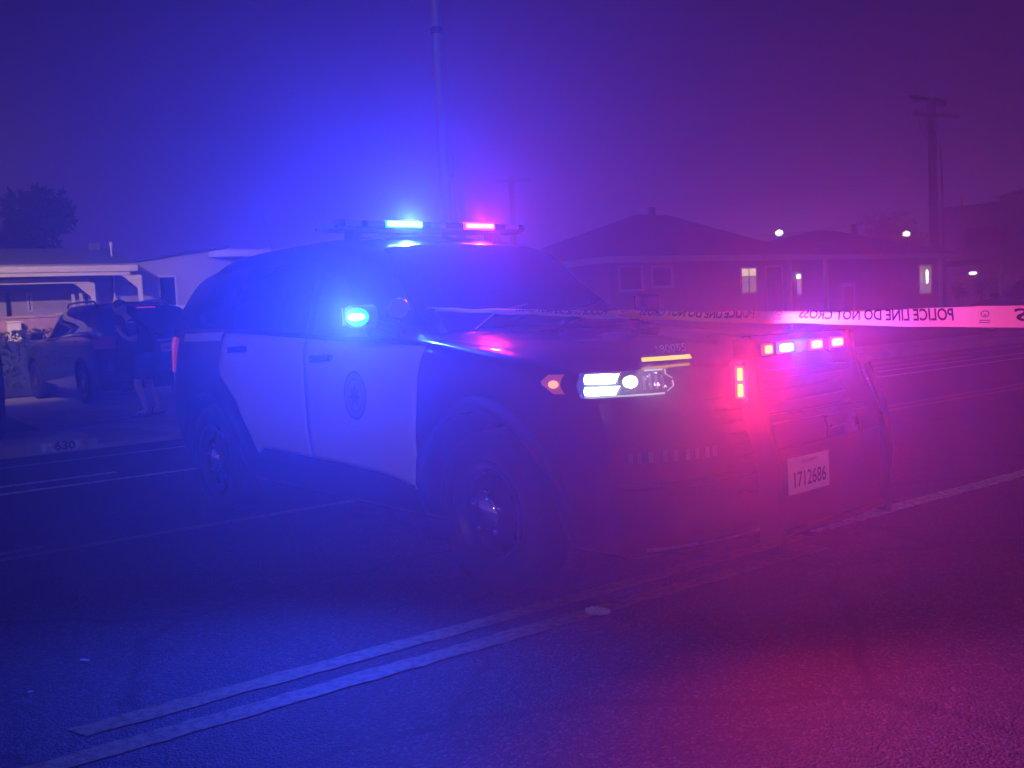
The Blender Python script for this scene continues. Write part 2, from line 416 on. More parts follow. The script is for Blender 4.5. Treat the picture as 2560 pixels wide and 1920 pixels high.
# keylines: x stations then (y, z) for each of 13 lines from floor centre to roof centre
ST = [0.98, 0.75, 0.45, 0.0, -0.50, -0.90, -1.30, -1.9, -2.6, -3.2, -3.6, -3.85]
TOPZ = [1.035, 1.085, 1.125, 1.165, 1.20, 1.455, 1.735, 1.83, 1.83, 1.80, 1.755, 1.715]   # roof / hood centre
BELT = [1.00, 1.03, 1.065, 1.11, 1.17, 1.185, 1.20, 1.23, 1.265, 1.285, 1.29, 1.29]
HOODY = [1, 1, 1, 1, 1, .5, 0, 0, 0, 0, 0, 0]                                               # 1 hood section, 0 cabin section
def section(i):
    tz, bz, h = TOPZ[i], BELT[i], HOODY[i]
    wid = [0.93, 0.955, 0.975, 0.985, 0.985, 0.985, 0.985, 0.985, 0.985, 0.98, 0.965, 0.94][i]
    low = [(0, .25), (.78, .25), (.90*wid/.985, .32), (.955*wid/.985, .48), (wid, .74), (wid*.995, .74+(bz-.74)*.62), (wid*.972, bz-.03)]
    hood = [(wid*.93, bz+.01), (wid*.80, bz+(tz-bz)*.55), (wid*.60, bz+(tz-bz)*.85), (wid*.42, bz+(tz-bz)*.94), (wid*.22, tz-.005), (0, tz)]
    k = (tz - bz)
    cab = [(.925, bz+.015), (.835, bz+k*.50), (.75, bz+k*.80), (.685, bz+k*.905), (.38, bz+k*.985), (0, tz)]
    top = [(hy*h + cy_*(1-h), hz*h + cz*(1-h)) for (hy, hz), (cy_, cz) in zip(hood, cab)]
    return low + top
def body_points(warp, scale=(1,1,1), nx=96, nt=64, stations=ST):
    secs = np.array([section(i) for i in range(len(ST))])        # (st,13,2)
    ts = np.linspace(0, 12, nt)
    xs = np.concatenate([np.linspace(ST[0], ST[-1], nx)])
    dense = np.zeros((nx, nt, 2))
    kl = np.zeros((nx, 13, 2))
    for k in range(13):
        for c in range(2): kl[:, k, c] = pchip(ST, secs[:, k, c], xs)
    for i in range(nx):
        for c in range(2): dense[i, :, c] = pchip(np.arange(13), kl[i, :, c], ts)
    return xs, dense
def warp_police(x, y, z):
    f = sstep(0.05, 0.98, x)
    a = abs(y) / 0.95
    x2 = x - f * (0.24 * a**3 + 0.13 * max(0, (z-.74)/.30)**2 + 0.10 * max(0, (.42-z)/.17)**1.5)
    r = sstep(-2.9, -3.85, x)
    x2 += r * (0.16 * a**4 + 0.30 * max(0, (z-1.2)/.5)**1.2 + 0.06 * max(0, (.5-z)/.25))
    return (x2, y, z)
def make_body(warp, scale=(1,1,1)):
    xs, D = body_points(warp)
    nx, nt = D.shape[:2]
    rings = []
    # rounded nose and tail: shrink rings towards a centre
    def ring(x, D2, sc, cz):
        half = [(y*sc, cz + (z-cz)*sc) for y, z in D2]
        full = half + [(-y, z) for y, z in half[-2:0:-1]]
        return [warp(x, y, z) for y, z in full]
    cz = 0.66
    for sc, dx in ((0.25, .045), (0.5, .043), (0.72, .038), (0.86, .030), (0.94, .018), (0.98, .006)):
        rings.append(ring(xs[0] + dx, D[0], sc, cz))
    for i in range(nx): rings.append(ring(xs[i], D[i], 1.0, cz))
    cz = 0.95
    for sc, dx in ((0.98, .008), (0.94, .022), (0.86, .034), (0.72, .042), (0.5, .048), (0.25, .05)):
        rings.append(ring(xs[-1] - dx, D[-1], sc, cz))
    mb = MB(); n = len(rings[0])
    for r in rings: mb.v += [(p[0]*scale[0], p[1]*scale[1], p[2]*scale[2]) for p in r]
    for i in range(len(rings)-1):
        for k in range(n):
            a = i*n + k; b = i*n + (k+1) % n
            mb.f.append((a, b, b+n, a+n))
    mb.f.append(tuple(range(n))[::-1]); o = (len(rings)-1)*n; mb.f.append(tuple(o+k for k in range(n)))
    return mb
def bvh_of(mb):
    return BVHTree.FromPolygons([Vector(v) for v in mb.v], [f for f in mb.f if len(f) == 4])
def cut_arches(o, hubs, rad, inner, outer):
    """wheel arches cut out of a body with a boolean, result stored as plain mesh"""
    cut = MB()
    for hx, hz in hubs:
        for sgn in (-1, 1):
            n = 40; o0 = len(cut.v)
            for yy in (inner, outer):
                for k in range(n):
                    t = 2*math.pi*k/n
                    cut.v.append((hx + rad*math.cos(t), sgn*yy, hz + rad*math.sin(t)))
            for k in range(n): cut.f.append((o0+k, o0+(k+1) % n, o0+n+(k+1) % n, o0+n+k))
            cut.f.append(tuple(o0+k for k in range(n))[::-1]); cut.f.append(tuple(o0+n+k for k in range(n)))
    c = cut.build('cutter', None); c.parent = o.parent
    md = o.modifiers.new('arch', 'BOOLEAN'); md.operation = 'DIFFERENCE'; md.object = c; md.solver = 'EXACT'
    dg = bpy.context.evaluated_depsgraph_get(); dg.update()
    me = bpy.data.meshes.new_from_object(o.evaluated_get(dg))
    o.modifiers.clear(); old = o.data; o.data = me
    bpy.data.objects.remove(c)
    for p in me.polygons: p.use_smooth = True
    if not me.materials: me.materials.append(old.materials[0])
    try: me.set_sharp_from_angle(angle=R(38))
    except Exception: pass

def hit(bvh, org, d, off):
    d = Vector(d).normalized(); h = bvh.ray_cast(Vector(org), d, 10)
    if h[0] is None: return None
    n = h[1]
    if n.dot(d) > 0: n = -n
    return h[0] + n * off
def patch(bvh, pts_rows, d, off=0.005):
    """rows of ray origins projected on a body"""
    rows = []
    for r in pts_rows:
        row = []
        for p in r:
            q = hit(bvh, p, d, off)
            if q is None: q = row[-1] if row else Vector(p) + Vector(d).normalized() * 2.0
            row.append(q)
        rows.append(row)
    return rows
def lerp(a, b, t): return a + (b-a)*t
def side_patch(bvh, sgn, zs, xl, xr, off=0.005, nx=24):
    rows = []
    for z in zs:
        rows.append([(lerp(xl(z), xr(z), i/nx), sgn*2.5, z) for i in range(nx+1)])
    return patch(bvh, rows, (0, -sgn, 0), off)
def pw(pts):
    xs = [p[0] for p in pts]; ys = [p[1] for p in pts]
    return lambda v: float(np.interp(v, xs, ys))
def front_patch(bvh, outline_rows, off=0.006):
    return patch(bvh, [[(3, y, z) for y, z in r] for r in outline_rows], (-1, 0, 0), off)

def make_wheel(parent, x, y, sgn, R_t=0.38, w=0.25, rim_r=0.245):
    """tyre, rim and hub parts of one wheel; outer face at y + sgn*w/2"""
    wheel = bpy.data.objects.new('wheel', None); COL.objects.link(wheel); wheel.parent = parent; wheel.location = (x, y, R_t)
    h = w/2
    prof = [(rim_r, -h*.8), (rim_r+.02, -h*.95), (R_t-.06, -h), (R_t-.015, -h*.86), (R_t, -h*.6), (R_t, h*.6), (R_t-.015, h*.86), (R_t-.06, h), (rim_r+.02, h*.95), (rim_r, h*.8)]
    MB().lathe(prof, 48).build('tyre', M_RUB, wheel, smooth=True)
    o = sgn*h
    prof = [(rim_r, o*.95), (rim_r-.012, o*.98), (rim_r-.03, o*.80), (rim_r-.05, o*.55), (.17, o*.60), (.11, o*.80), (.085, o*.82), (.0001, o*.82)]
    rim = MB().lathe(prof, 48)
    rim.build('rim', M_RIM, wheel, smooth=True)
    for k in range(10):
        t = 2*math.pi*k/10
        cx, cz = .165*math.cos(t), .165*math.sin(t)
        MB().lathe([(.0001, o*.66), (.024, o*.66), (.024, o*.5)], 10, 'y', (cx, 0, cz)).build('vent_hole', M_BLACKINK, wheel)
    MB().lathe([(.075, o*.80), (.078, o*.90), (.06, o*1.0), (.02, o*1.05), (.0001, o*1.06)], 28).build('hub_cap', M_CHROME, wheel, smooth=True)
    for k in range(5):
        t = 2*math.pi*k/5 + .3
        MB().lathe([(.013, o*.80), (.013, o*.93), (.008, o*.96), (.0001, o*.96)], 8, 'y', (.098*math.cos(t), 0, .098*math.sin(t))).build('lug_nut', M_CHROME, wheel, smooth=True)
    return wheel

# ================================================================== POLICE CAR
CAR_LOC, CAR_RZ = (0.58243, 4.99853, 0.0), -0.867028
pc = thing('police_car', 'black police SUV with white doors and lit light bar parked across the road', 'police car', CAR_LOC, CAR_RZ)
bmb = make_body(warp_police)
PB = bvh_of(bmb)
body = bmb.build('body', M_BLACK, pc, smooth=True)
HUBS = [(0.0, .38), (-3.025, .38)]
cut_arches(body, HUBS, 0.475, 0.60, 1.3)
for sgn in (-1, 1):
    for hx, hz in HUBS:
        make_wheel(pc, hx, sgn*0.845, sgn)
        # arch trim
        rows = []
        for rr, dy in ((.474, .0), (.478, .022), (.535, .020), (.545, .0)):
            row = []
            for k in range(33):
                t = R(-8) + (math.pi + R(16))*k/32
                x, z = hx + rr*math.cos(t), hz + rr*math.sin(t)
                q = hit(PB, (x, sgn*2.5, z), (0, -sgn, 0), 0.0)
                y = q.y if q else sgn*.95
                row.append((x, y + sgn*dy, z))
            rows.append(row)
        MB().grid(rows).build('arch_trim', M_PLAST, pc, smooth=True)

# doors
fr = pw([(.40, -.55), (.46, -.565), (.60, -.505), (.99, -.455), (1.20, -.40), (1.3, -.38)])
split = pw([(.4, -1.585), (1.3, -1.60)])
rear_edge = pw([(.47, -2.30), (.60, -2.37), (.80, -2.53), (.90, -2.66), (.99, -2.80), (1.10, -2.74), (1.29, -2.68)])
def beltz(x): return float(np.interp(-x, [.4, .9, 1.3, 1.9, 2.6, 3.2], [1.155, 1.175, 1.19, 1.22, 1.255, 1.27])) - .005
for sgn in (-1, 1):
    for nm, xl, xr in (('front_door', lambda z: split(z)+.006, fr), ('rear_door', rear_edge, lambda z: split(z)-.006)):
        rows = []
        nv, nu = 26, 22
        for i in range(nv+1):
            v = i/nv; row = []
            for j in range(nu+1):
                u = j/nu
                # bottom edge varies along the length
                x0 = lerp(xl(.5), xr(.5), u)
                zb = float(np.interp(x0, [-2.4, -2.31, -2.2, -1.26, -.85, -.66, -.55], [.50, .475, .525, .505, .49, .465, .43]))
                zt = beltz(lerp(xl(1.15), xr(1.15), u))
                z = lerp(zb, zt, v)
                row.append((lerp(xl(z), xr(z), u), sgn*2.5, z))
            rows.append(row)
        rows = patch(PB, rows, (0, -sgn, 0), .006)
        d = MB().grid(rows).build(nm, M_WHITE, pc, smooth=True, solid=.006)
        if nm == 'front_door': FD = d
        hx, hz = ((-1.37, 1.095) if nm == 'front_door' else (-2.46, 1.15))
        q = hit(PB, (hx, sgn*2.5, hz), (0, -sgn, 0), .012)
        hb = MB(); hb.obox((hx, q.y + sgn*.012, hz), (1,0,.03), (0,1,0), (0,0,1), .11, .016, .018)
        hb.obox((hx-.10, q.y, hz), (1,0,0), (0,1,0), (0,0,1), .012, .02, .018); hb.obox((hx+.10, q.y, hz), (1,0,0), (0,1,0), (0,0,1), .012, .02, .018)
        hb.build('handle', M_PLAST, d, bevel=.005)
    # belt stripe on the rear quarter
    rows = side_patch(PB, sgn, np.linspace(1.205, 1.262, 4), lambda z: -3.42, lambda z: -2.74, .004, 14)
    MB().grid(rows).build('white_quarter_stripe', M_WHITE, pc, smooth=True)
    # rocker cladding
    rows = side_patch(PB, sgn, np.linspace(.30, .455, 5), lambda z: -2.48, lambda z: -.56, .014, 20)
    MB().grid(rows).build('rocker_panel', M_PLAST, pc, smooth=True)
    # side glass
    def gz(x, v):
        return lerp(beltz(x)+.03, beltz(x)+.03 + .92*(pchip(ST[::-1], TOPZ[::-1], [x])[0]-.13-beltz(x)-.03), v)
    for xl, xr, sl in ((-1.58, -.98, .42), (-2.62, -1.66, .0), (-3.42, -2.72, -.30)):
        rows = []
        for i in range(9):
            v = i/8
            xr2 = xr - max(0, sl)*v; xl2 = xl - min(0, sl)*v*.8
            rows.append([(x, sgn*2.5, gz(x, v)) for x in np.linspace(xl2, xr2, 14)])
        MB().grid(patch(PB, rows, (0, -sgn, 0), .005)).build('side_window', M_GLASS, pc, smooth=True)
    # small front quarter glass
    rows = []
    for i in range(7):
        v = i/6
        rows.append([(x, sgn*2.5, 1.20 + .20*v*(1-j/6.0)) for j, x in enumerate(np.linspace(-.96-.0, -.66-.22*v, 7))])
    MB().grid(patch(PB, rows, (0, -sgn, 0), .004)).build('quarter_glass', M_GLASS, pc, smooth=True)
    # tail light
    rows = side_patch(PB, sgn, np.linspace(.98, 1.24, 8), pw([(.98, -3.75), (1.24, -3.80)]), pw([(.98, -3.70), (1.1, -3.64), (1.24, -3.60)]), .012, 8)
    MB().grid(rows).build('tail_light', M_TAIL, pc, smooth=True)
    # mirror
    mr = MB()
    mr.obox((-.77, sgn*1.085, 1.315), (1,.12*sgn,0), (0,1,0), (0,0,1), .045, .088, .056)
    mo = mr.build('mirror', M_PLAST, pc, bevel=.03, smooth=True)
    MB().bar((-.72, sgn*.90, 1.23), (-.75, sgn*1.02, 1.27), .06, .05).build('arm', M_PLAST, mo, bevel=.008)
    MB().obox((-.822, sgn*1.09, 1.315), (1,.12*sgn,0), (0,1,0), (0,0,1), .003, .074, .045).build('mirror_glass', M_CHROME, mo)
# windshield and rear glass
rows = []
for i in range(11):
    x = lerp(-.56, -1.27, i/10); hw = lerp(.80, .60, i/10)
    rows.append([(x, y, 3.0) for y in np.linspace(-hw, hw, 21)])
MB().grid(patch(PB, rows, (0, 0, -1), .005)).build('windshield', M_GLASS, pc, smooth=True)
rows = []
for z in np.linspace(1.30, 1.60, 7):
    hw = lerp(.78, .60, (z-1.3)/.3); rows.append([(-6, y, z) for y in np.linspace(-hw, hw, 15)])
MB().grid(patch(PB, rows, (1, 0, 0), .005)).build('rear_window', M_GLASS, pc, smooth=True)
for sgn in (-.32, .28):
    MB().tube([(-.50, sgn-.25, 1.212), (-.62, sgn, 1.30), (-.68, sgn+.28, 1.335)], .008, 6).build('wiper', M_PLAST, pc)
# grille and bumper
rows = [[(y, z) for y in np.linspace(-lerp(.40, .56, v), lerp(.40, .56, v), 25)] for v, z in ((i/8, lerp(.62, .93, i/8)) for i in range(9))]
gr = MB().grid(front_patch(PB, rows, .006)).build('grille', M_PLAST, pc)
for k in range(6):
    z = .65 + k*.05; hw = lerp(.40, .55, (z-.62)/.31)
    r0 = front_patch(PB, [[(y, z+dz) for y in np.linspace(-hw, hw, 17)] for dz in (-.008, .0, .008)], .008)
    r0[1] = [p + Vector((.007, 0, 0)) for p in r0[1]]
    MB().grid(r0).build('grille_bar', M_DARKM, gr)
rows = [[(y, z) for y in np.linspace(-.70, .70, 25)] for z in np.linspace(.36, .47, 5)]
MB().grid(front_patch(PB, rows, .006)).build('lower_intake', M_PLAST, pc)
rows = [[(y, z) for y in np.linspace(-.78, .78, 31)] for z in (.288, .297, .306)]
rr = front_patch(PB, rows, .004); rr[1] = [p + Vector((.014, 0, -.003)) for p in rr[1]]
MB().grid(rr).build('chin_strip', M_STEEL, pc, smooth=True)
dgn = Vector((-1, 1, 0)).normalized()
def diag(a, z, sgn=-1):     # origin of a ray looking diagonally at a front corner
    A = Vector((1, 1, 0)).normalized(); P = A*a - dgn*4 + Vector((0, 0, z))
    return Vector((P.x, P.y if sgn < 0 else -P.y, P.z))
def diag_patch(a_of, z0, z1, sgn, off, na=14, nz=6):
    rows = []
    for i in range(nz+1):
        v = i/nz; z = lerp(z0, z1, v); a0, a1 = a_of(v)
        rows.append([diag(lerp(a0, a1, j/na), z, sgn) for j in range(na+1)])
    return patch(PB, rows, dgn if sgn < 0 else Vector((-1, -1, 0)).normalized(), off)
for sgn in (-1, 1):
    hl = MB().grid(diag_patch(lambda v: (-.228+.03*abs(v-.5), .160-.10*abs(v-.45)), .930, 1.024, sgn, .008)).build('headlight', mat('headlamp_reflector', (.25, .27, .30), .16, metal=.9, bump=.9, bscale=90, emit=(.75, 1, .95), estr=.03), pc, smooth=True)
    for za_, zb_ in ((.938, .971), (.980, 1.014)):
        MB().grid(diag_patch(lambda v: (-.196+.012*abs(v-.5), -.075+.02*v), za_, zb_, sgn, .014, 6, 4)).build('main_beam', M_HEAD if sgn < 0 else M_HEAD2, hl, smooth=True)
    MB().grid(diag_patch(lambda v: (-.012-.035*math.sqrt(max(0, 1-(2*v-1)**2)), -.012+.028*math.sqrt(max(0, 1-(2*v-1)**2))), .958, 1.006, sgn, .014, 5, 8)).build('low_beam', M_HEAD3 if sgn < 0 else M_HEAD2, hl, smooth=True)
    MB().grid(diag_patch(lambda v: (-.19, .12), .929, .935, sgn, .016, 10, 1)).build('lower_light_guide', M_HEAD2, hl)
    MB().grid(diag_patch(lambda v: (.045, .122), 1.014, 1.020, sgn, .016, 10, 1)).build('upper_light_guide', M_HEAD2, hl)
    MB().grid(diag_patch(lambda v: (.128+.026*min(1, 2*v), .134+.026*min(1, 2*v)), .938, .976, sgn, .016, 1, 6)).build('end_light_guide', M_HEAD2, hl)
    MB().grid(diag_patch(lambda v: (.154-.026*min(1, 2*v), .160-.026*min(1, 2*v)), .984, 1.018, sgn, .016, 1, 6)).build('end_light_guide', M_HEAD2, hl)
    for ka in range(14):
        a_s, z_s = random.uniform(.02, .13), random.uniform(.945, 1.01)
        MB().grid(diag_patch(lambda v: (a_s, a_s+.006), z_s, z_s+.005, sgn, .018, 1, 1)).build('lens_sparkle', M_HEAD3 if ka % 3 == 0 else M_HEAD2, hl)  # tiny glowing patches paint sparkles into the lens
    for a in (.035, .06, .085, .11):
        MB().grid(diag_patch(lambda v: (a, a+.012), .95, 1.0, sgn, .013, 2, 3)).build('reflector_rib', M_CHROME, hl)
    am = MB().grid(diag_patch(lambda v: (-.385+.10*abs(v-.6), -.275-.02*math.sin(v*3.1)), .945, 1.02, sgn, .009)).build('side_marker', mat('amber_lens', (.5, .16, .02), .12, coat=.8, emit=(1, .2, .03), estr=.18), pc, smooth=True)
    MB().grid(diag_patch(lambda v: (-.322-.022*math.sqrt(max(0, 1-(2*v-1)**2)), -.322+.022*math.sqrt(max(0, 1-(2*v-1)**2))), .966, .996, sgn, .013, 4, 10)).build('bulb_glow', M_AMBER, am, smooth=True)
    # fog lamp bezel with chrome vertical fins
    rows = [[(sgn*y, z) for y in np.linspace(.50, .90, 13)] for z in np.linspace(.655, .725, 5)]
    fg = MB().grid(front_patch(PB, rows, .006)).build('fog_lamp', M_DARKM, pc)
    for y in (.86, .83, .795, .74, .70, .655, .61, .565, .53):
        r0 = front_patch(PB, [[(sgn*(y-.008), z), (sgn*y, z), (sgn*(y+.008), z)] for z in np.linspace(.668, .712, 4)], .008)
        for r in r0: r[1] = r[1] + Vector((.012, 0, 0))
        MB().grid(r0).build('chrome_fin', M_CHROME, fg)
    # bumper crease that carries the highlight
    rows = [[(sgn*y, z) for y in np.linspace(.30, .93, 21)] for z in (.555, .57, .585)]
    rr = front_patch(PB, rows, .002); rr[1] = [p + Vector((.018, 0, .004)) for p in rr[1]]
    MB().grid(rr).build('bumper_crease', M_BLACK, pc, smooth=True)
# yellow led strip at the hood edge
MB().grid(diag_patch(lambda v: (.045, .262), 1.040, 1.054, -1, .022, 10, 1)).build('yellow_strip_lamp', M_YEL, pc, smooth=True)
# number on the hood edge
pA = hit(PB, diag(.09, 1.075), dgn, .0); pB = hit(PB, diag(.29, 1.075), dgn, .0); pM = hit(PB, diag(.19, 1.075), dgn, .0); pC = hit(PB, diag(.19, 1.095), dgn, .0)
text_mesh('hood_number', '180055', .050, M_GREYINK, pc, frame(hit(PB, diag(.19, 1.082), dgn, .016), pB - pA, (pC - pM).normalized()*.35 + Vector((0, 0, 1))), sx=1.35, extrude=.0006)
# emblem on the front doors
for sgn in (-1,):
    SX, SZ = -1.035, .895
    def ringp(r0, r1, nm, m, off):
        rows = []
        for r in (r0, (r0+r1)/2, r1):
            rows.append([(SX + r*.86*math.cos(2*math.pi*k/40), sgn*2.5, SZ + r*math.sin(2*math.pi*k/40)) for k in range(41)])
        MB().grid(patch(PB, rows, (0, -sgn, 0), off)).build(nm, m, FDR)
    FDR = [o for o in pc.children if o.name.startswith('front_door')][0]
    M_SEAL = mat('seal_blue', (.20, .22, .30), .4); M_SEAL2 = mat('seal_gold', (.50, .44, .30), .4); M_SEAL3 = mat('seal_grey', (.42, .42, .45), .4)
    ringp(.120, .132, 'emblem_rim', M_SEAL, .0105); ringp(.090, .119, 'emblem_band', M_SEAL3, .0100); ringp(.084, .090, 'emblem_inner_rim', M_SEAL, .0105); ringp(.0, .083, 'emblem_disc', M_SEAL2, .0100)
    q = hit(PB, (SX, sgn*2.5, SZ), (0, -sgn, 0), .013)
    star = []
    for k in range(14):
        r = .062 if k % 2 == 0 else .034; t = math.pi*k/7 + math.pi/2
        star.append((SX + r*.9*math.cos(t), q.y, SZ + r*math.sin(t)))
    MB().ngon(star, (0, -.001, 0)).build('emblem_star', M_SEAL, FDR)

# push bumper
def pbx(z): return lerp(1.175, 1.035, sstep(.55, 1.10, z))
pbm = bpy.data.objects.new('push_bumper', None); COL.objects.link(pbm); pbm.parent = pc
for sgn, yl, yt in ((-1, -.385, -.335), (1, .455, .40)):
    pts = [(pbx(z)-.02, lerp(yl, yt, sstep(.75, 1.10, z)), z) for z in np.linspace(.30, 1.13, 14)]
    rows_ = []
    for dx, dy in ((-.055, -.018), (.048, -.018), (.055, -.010), (.055, .010), (.048, .018), (-.055, .018), (-.055, -.018)):
        rows_.append([(p[0]+dx, p[1]+dy, p[2]) for p in pts])
    MB().grid(rows_).build('upright', M_DARKM, pbm)
    MB().bar((.80, yl*.95, .46), (1.15, yl*.97, .46), .05, .08).build('bracket', M_DARKM, pbm)
MB().bar((pbx(1.12)-.02, -.34, 1.125), (pbx(1.12)-.02, .405, 1.115), .05, .05).build('top_rail', M_DARKM, pbm, bevel=.008)
MB().bar((pbx(.98)-.02, -.36, .98), (pbx(.98)-.02, .42, .97), .035, .035).build('cross_bar', M_DARKM, pbm, bevel=.006)
MB().bar((pbx(.80)-.02, -.38, .80), (pbx(.80)-.02, .44, .79), .035, .035).build('cross_bar', M_DARKM, pbm, bevel=.006)
pn = MB(); pn.obox((1.17, .035, .52), (1,0,0), (0,1,0), (0,0,1), .006, .40, .17); pn.build('lower_panel', M_DARKM, pbm, bevel=.004)
MB().tube([(1.18, -.36, .335), (1.185, .03, .335), (1.18, .43, .335)], .018, 8).build('lower_rail', M_DARKM, pbm)
hoop = [(1.12, -.42, .95), (1.16, -.43, .80), (1.19, -.42, .60), (1.20, -.40, .35)]
hoop = [(1.10,.47,.98),(1.16,.50,.80),(1.19,.50,.6),(1.17,.48,.34)]
MB().tube(hoop, .018, 8).build('outer_hoop', M_DARKM, pbm)
hd = MB(); hd.obox((1.045, .0, 1.088), (1,0,0), (0,1,0), (0,0,1), .02, .33, .027); lh = hd.build('lamp_housing', M_PLAST, pbm, bevel=.006)
for y0, y1, m in ((-.300, -.240, M_LEDR), (-.195, -.085, M_LEDBd), (.045, .140, M_LEDR), (.210, .310, M_LEDR)):
    lm = MB().obox((1.071, (y0+y1)/2, 1.088), (1,0,0), (0,1,0), (0,0,1), .007, (y1-y0)/2+.006, .024).build('led_module', m, lh, bevel=.006)
    hy_ = (y1-y0)/2-.002
    MB().grid([[(1.079, (y0+y1)/2 + hy_*k*math.copysign(abs(math.cos(a_))**.5, math.cos(a_)), 1.088 + .018*k*math.copysign(abs(math.sin(a_))**.5, math.sin(a_))) for a_ in np.linspace(0, 2*math.pi, 25)] for k in (.02, 1)]).build('led_core', M_LEDRc if m is M_LEDR else M_LEDBdc, lh)
sl = MB(); sl.obox((1.035, -.42, .965), (1,0,0), (0,1,0), (0,0,1), .03, .018, .085); sl = sl.build('side_lamp', M_PLAST, pbm, bevel=.006)
for zc in (.998, .932):
    MB().obox((1.055, -.442, zc), (.74,.67,0), (.67,-.74,0), (0,0,1), .019, .010, .034).build('led_module', M_LEDR, sl, bevel=.007)
    MB().obox((1.058, -.4455, zc), (.74,.67,0), (.67,-.74,0), (0,0,1), .013, .010, .028).build('led_core', M_LEDRc, sl, bevel=.008)
# number plate on the push bumper
pl = MB(); pl.obox((1.185, -.165, .565), (1,0,0), (0,1,0), (0,0,1), .002, .152, .076); pl = pl.build('number_plate', M_PLATE, pbm, bevel=.001)
PM = lambda z, y=-.165: frame((1.1885, y, z), (0,1,0), (0,0,1))
text_mesh('plate_digits', '1712686', .088, M_INK, pl, PM(.545), bold=.0012, sx=.82)
text_mesh('plate_header', 'CA EXEMPT', .022, M_INK, pl, PM(.618))
# light bar
lb = MB(); lb.obox((-1.68, 0, 1.852), (1,0,0), (0,1,0), (0,0,1), .13, .74, .012)
lb = lb.build('light_bar', M_PLAST, pc, bevel=.008)
MB().obox((-1.66, 0, 1.870), (1,0,0), (0,1,0), (0,0,1), .115, .73, .021).build('lens', mat('smoked_lens', (.02, .02, .025), .08, spec=.6), lb, bevel=.015)
for y0, y1, m in ((-.40, -.12, M_LEDB), (.205, .465, M_LEDR)):
    MB().obox((-1.548, (y0+y1)/2, 1.873), (1,0,0), (0,1,0), (0,0,1), .012, (y1-y0)/2, .024).build('led_module', m, lb, bevel=.010)
    MB().obox((-1.540, (y0+y1)/2, 1.873), (1,0,0), (0,1,0), (0,0,1), .012, (y1-y0)/2-.012, .016).build('led_core', M_LEDBc if m is M_LEDB else M_LEDRc, lb, bevel=.010)
for y in (-.73, .73):
    MB().obox((-1.66, y, 1.862), (1,0,0), (0,1,0), (0,0,1), .10, .022, .026).build('end_cap', M_CLEAR, lb, bevel=.008)
for y in (-.55, .55):
    MB().obox((-1.68, y, 1.79), (1,0,0), (0,1,0), (0,0,1), .05, .03, .05).build('foot', M_PLAST, lb)
for k in range(9):
    y = -.62 + k*.155
    if -.45 < y < -.05 or .15 < y < .5: continue
    MB().obox((-1.552, y, 1.873), (1,0,0), (0,1,0), (0,0,1), .008, .06, .016).build('unlit_module', M_CLEAR, lb, bevel=.004)
# blue lamp on the near mirror
mirR = [o for o in pc.children if o.name.startswith('mirror')][0]
def ellipsoid(c, ax, ay, az, n=18):
    rows_ = []
    for i in range(n//2+1):
        p_ = math.pi*i/(n//2); rows_.append([Vector(c) + Vector(ax)*math.sin(p_)*math.cos(t_) + Vector(ay)*math.sin(p_)*math.sin(t_) + Vector(az)*math.cos(p_) for t_ in np.linspace(0, 2*math.pi, n+1)])
    return MB().grid(rows_)
dA = Vector((.74, .67, 0)); dN = Vector((.67, -.74, 0))
ellipsoid((-.705, -1.150, 1.312), dA*.062, dN*.022, Vector((0, 0, .047))).build('mirror_lamp', M_LEDB, mirR, smooth=True)
ellipsoid(Vector((-.705, -1.150, 1.312)) + dN*.016, dA*.046, dN*.012, Vector((0, 0, .019))).build('mirror_lamp_core', M_LEDBc, mirR, smooth=True)
# spot lamp on the pillar
spt = MB(); spt.lathe([(.0001, -.04), (.036, -.036), (.052, -.01), (.054, .014), (.050, .022)], 28, 'x'); 
for i, v in enumerate(spt.v): spt.v[i] = tuple(Matrix.Rotation(R(-35), 3, 'Z') @ Vector(v) + Vector((-.66, -.93, 1.345)))
spt = spt.build('spot_lamp', M_CHROME, pc, smooth=True)
ds = MB(); ds.lathe([(.0001, .018), (.049, .018), (.05, .014)], 24, 'x')
for i, v in enumerate(ds.v): ds.v[i] = tuple(Matrix.Rotation(R(-35), 3, 'Z') @ Vector(v) + Vector((-.66, -.93, 1.345)))
ds.build('lens', M_CLEAR, spt)
MB().tube([(-.68, -.92, 1.28), (-.72, -.86, 1.21)], .014, 8).build('mount', M_CHROME, spt)
# antenna
MB().tube([(-2.98, -.42, 1.76), (-3.01, -.42, 1.87), (-3.12, -.42, 2.12)], [.008, .005, .003], 6).build('antenna', mat('antenna_wire', (.5,.45,.45), .5), pc)
# front lamps' light
C_BLUE = (0.015, 0.055, 1.0); C_RED = (1.0, 0.024, 0.05)
def car_dir(v): return Vector(v)
camL = Vector((3.434, -3.679, 1.295))
def to_cam(p, dz=0.0): 
    d = camL - Vector(p); d.z += dz; return d
LAMPS = [('blue_mirror_light', (-.60, -1.24, 1.315), 560, C_BLUE, 150, (.75, -1, -.25)),
         ('blue_bar_light', (-1.50, -.26, 1.89), 540, C_BLUE, 150, (1, -.45, .02)),
         ('red_bar_light', (-1.50, .335, 1.89), 50, C_RED, 165, (1, .0, .0)),
         ('red_side_light', (1.10, -.475, .998), 78, C_RED, 140, (1, -.5, -.15)),
         ('red_side_light', (1.10, -.475, .932), 78, C_RED, 140, (1, -.5, -.25)),
         ('red_push_light', (1.105, -.27, 1.09), 24, C_RED, 140, (1, -.1, .05)),
         ('red_push_light', (1.105, .093, 1.09), 30, C_RED, 140, (1, -.1, .05)),
         ('red_push_light', (1.105, .26, 1.09), 30, C_RED, 140, (1, -.1, .05)),
         ('blue_push_light', (1.105, -.14, 1.09), 170, C_BLUE, 140, (1, -.2, .05))]
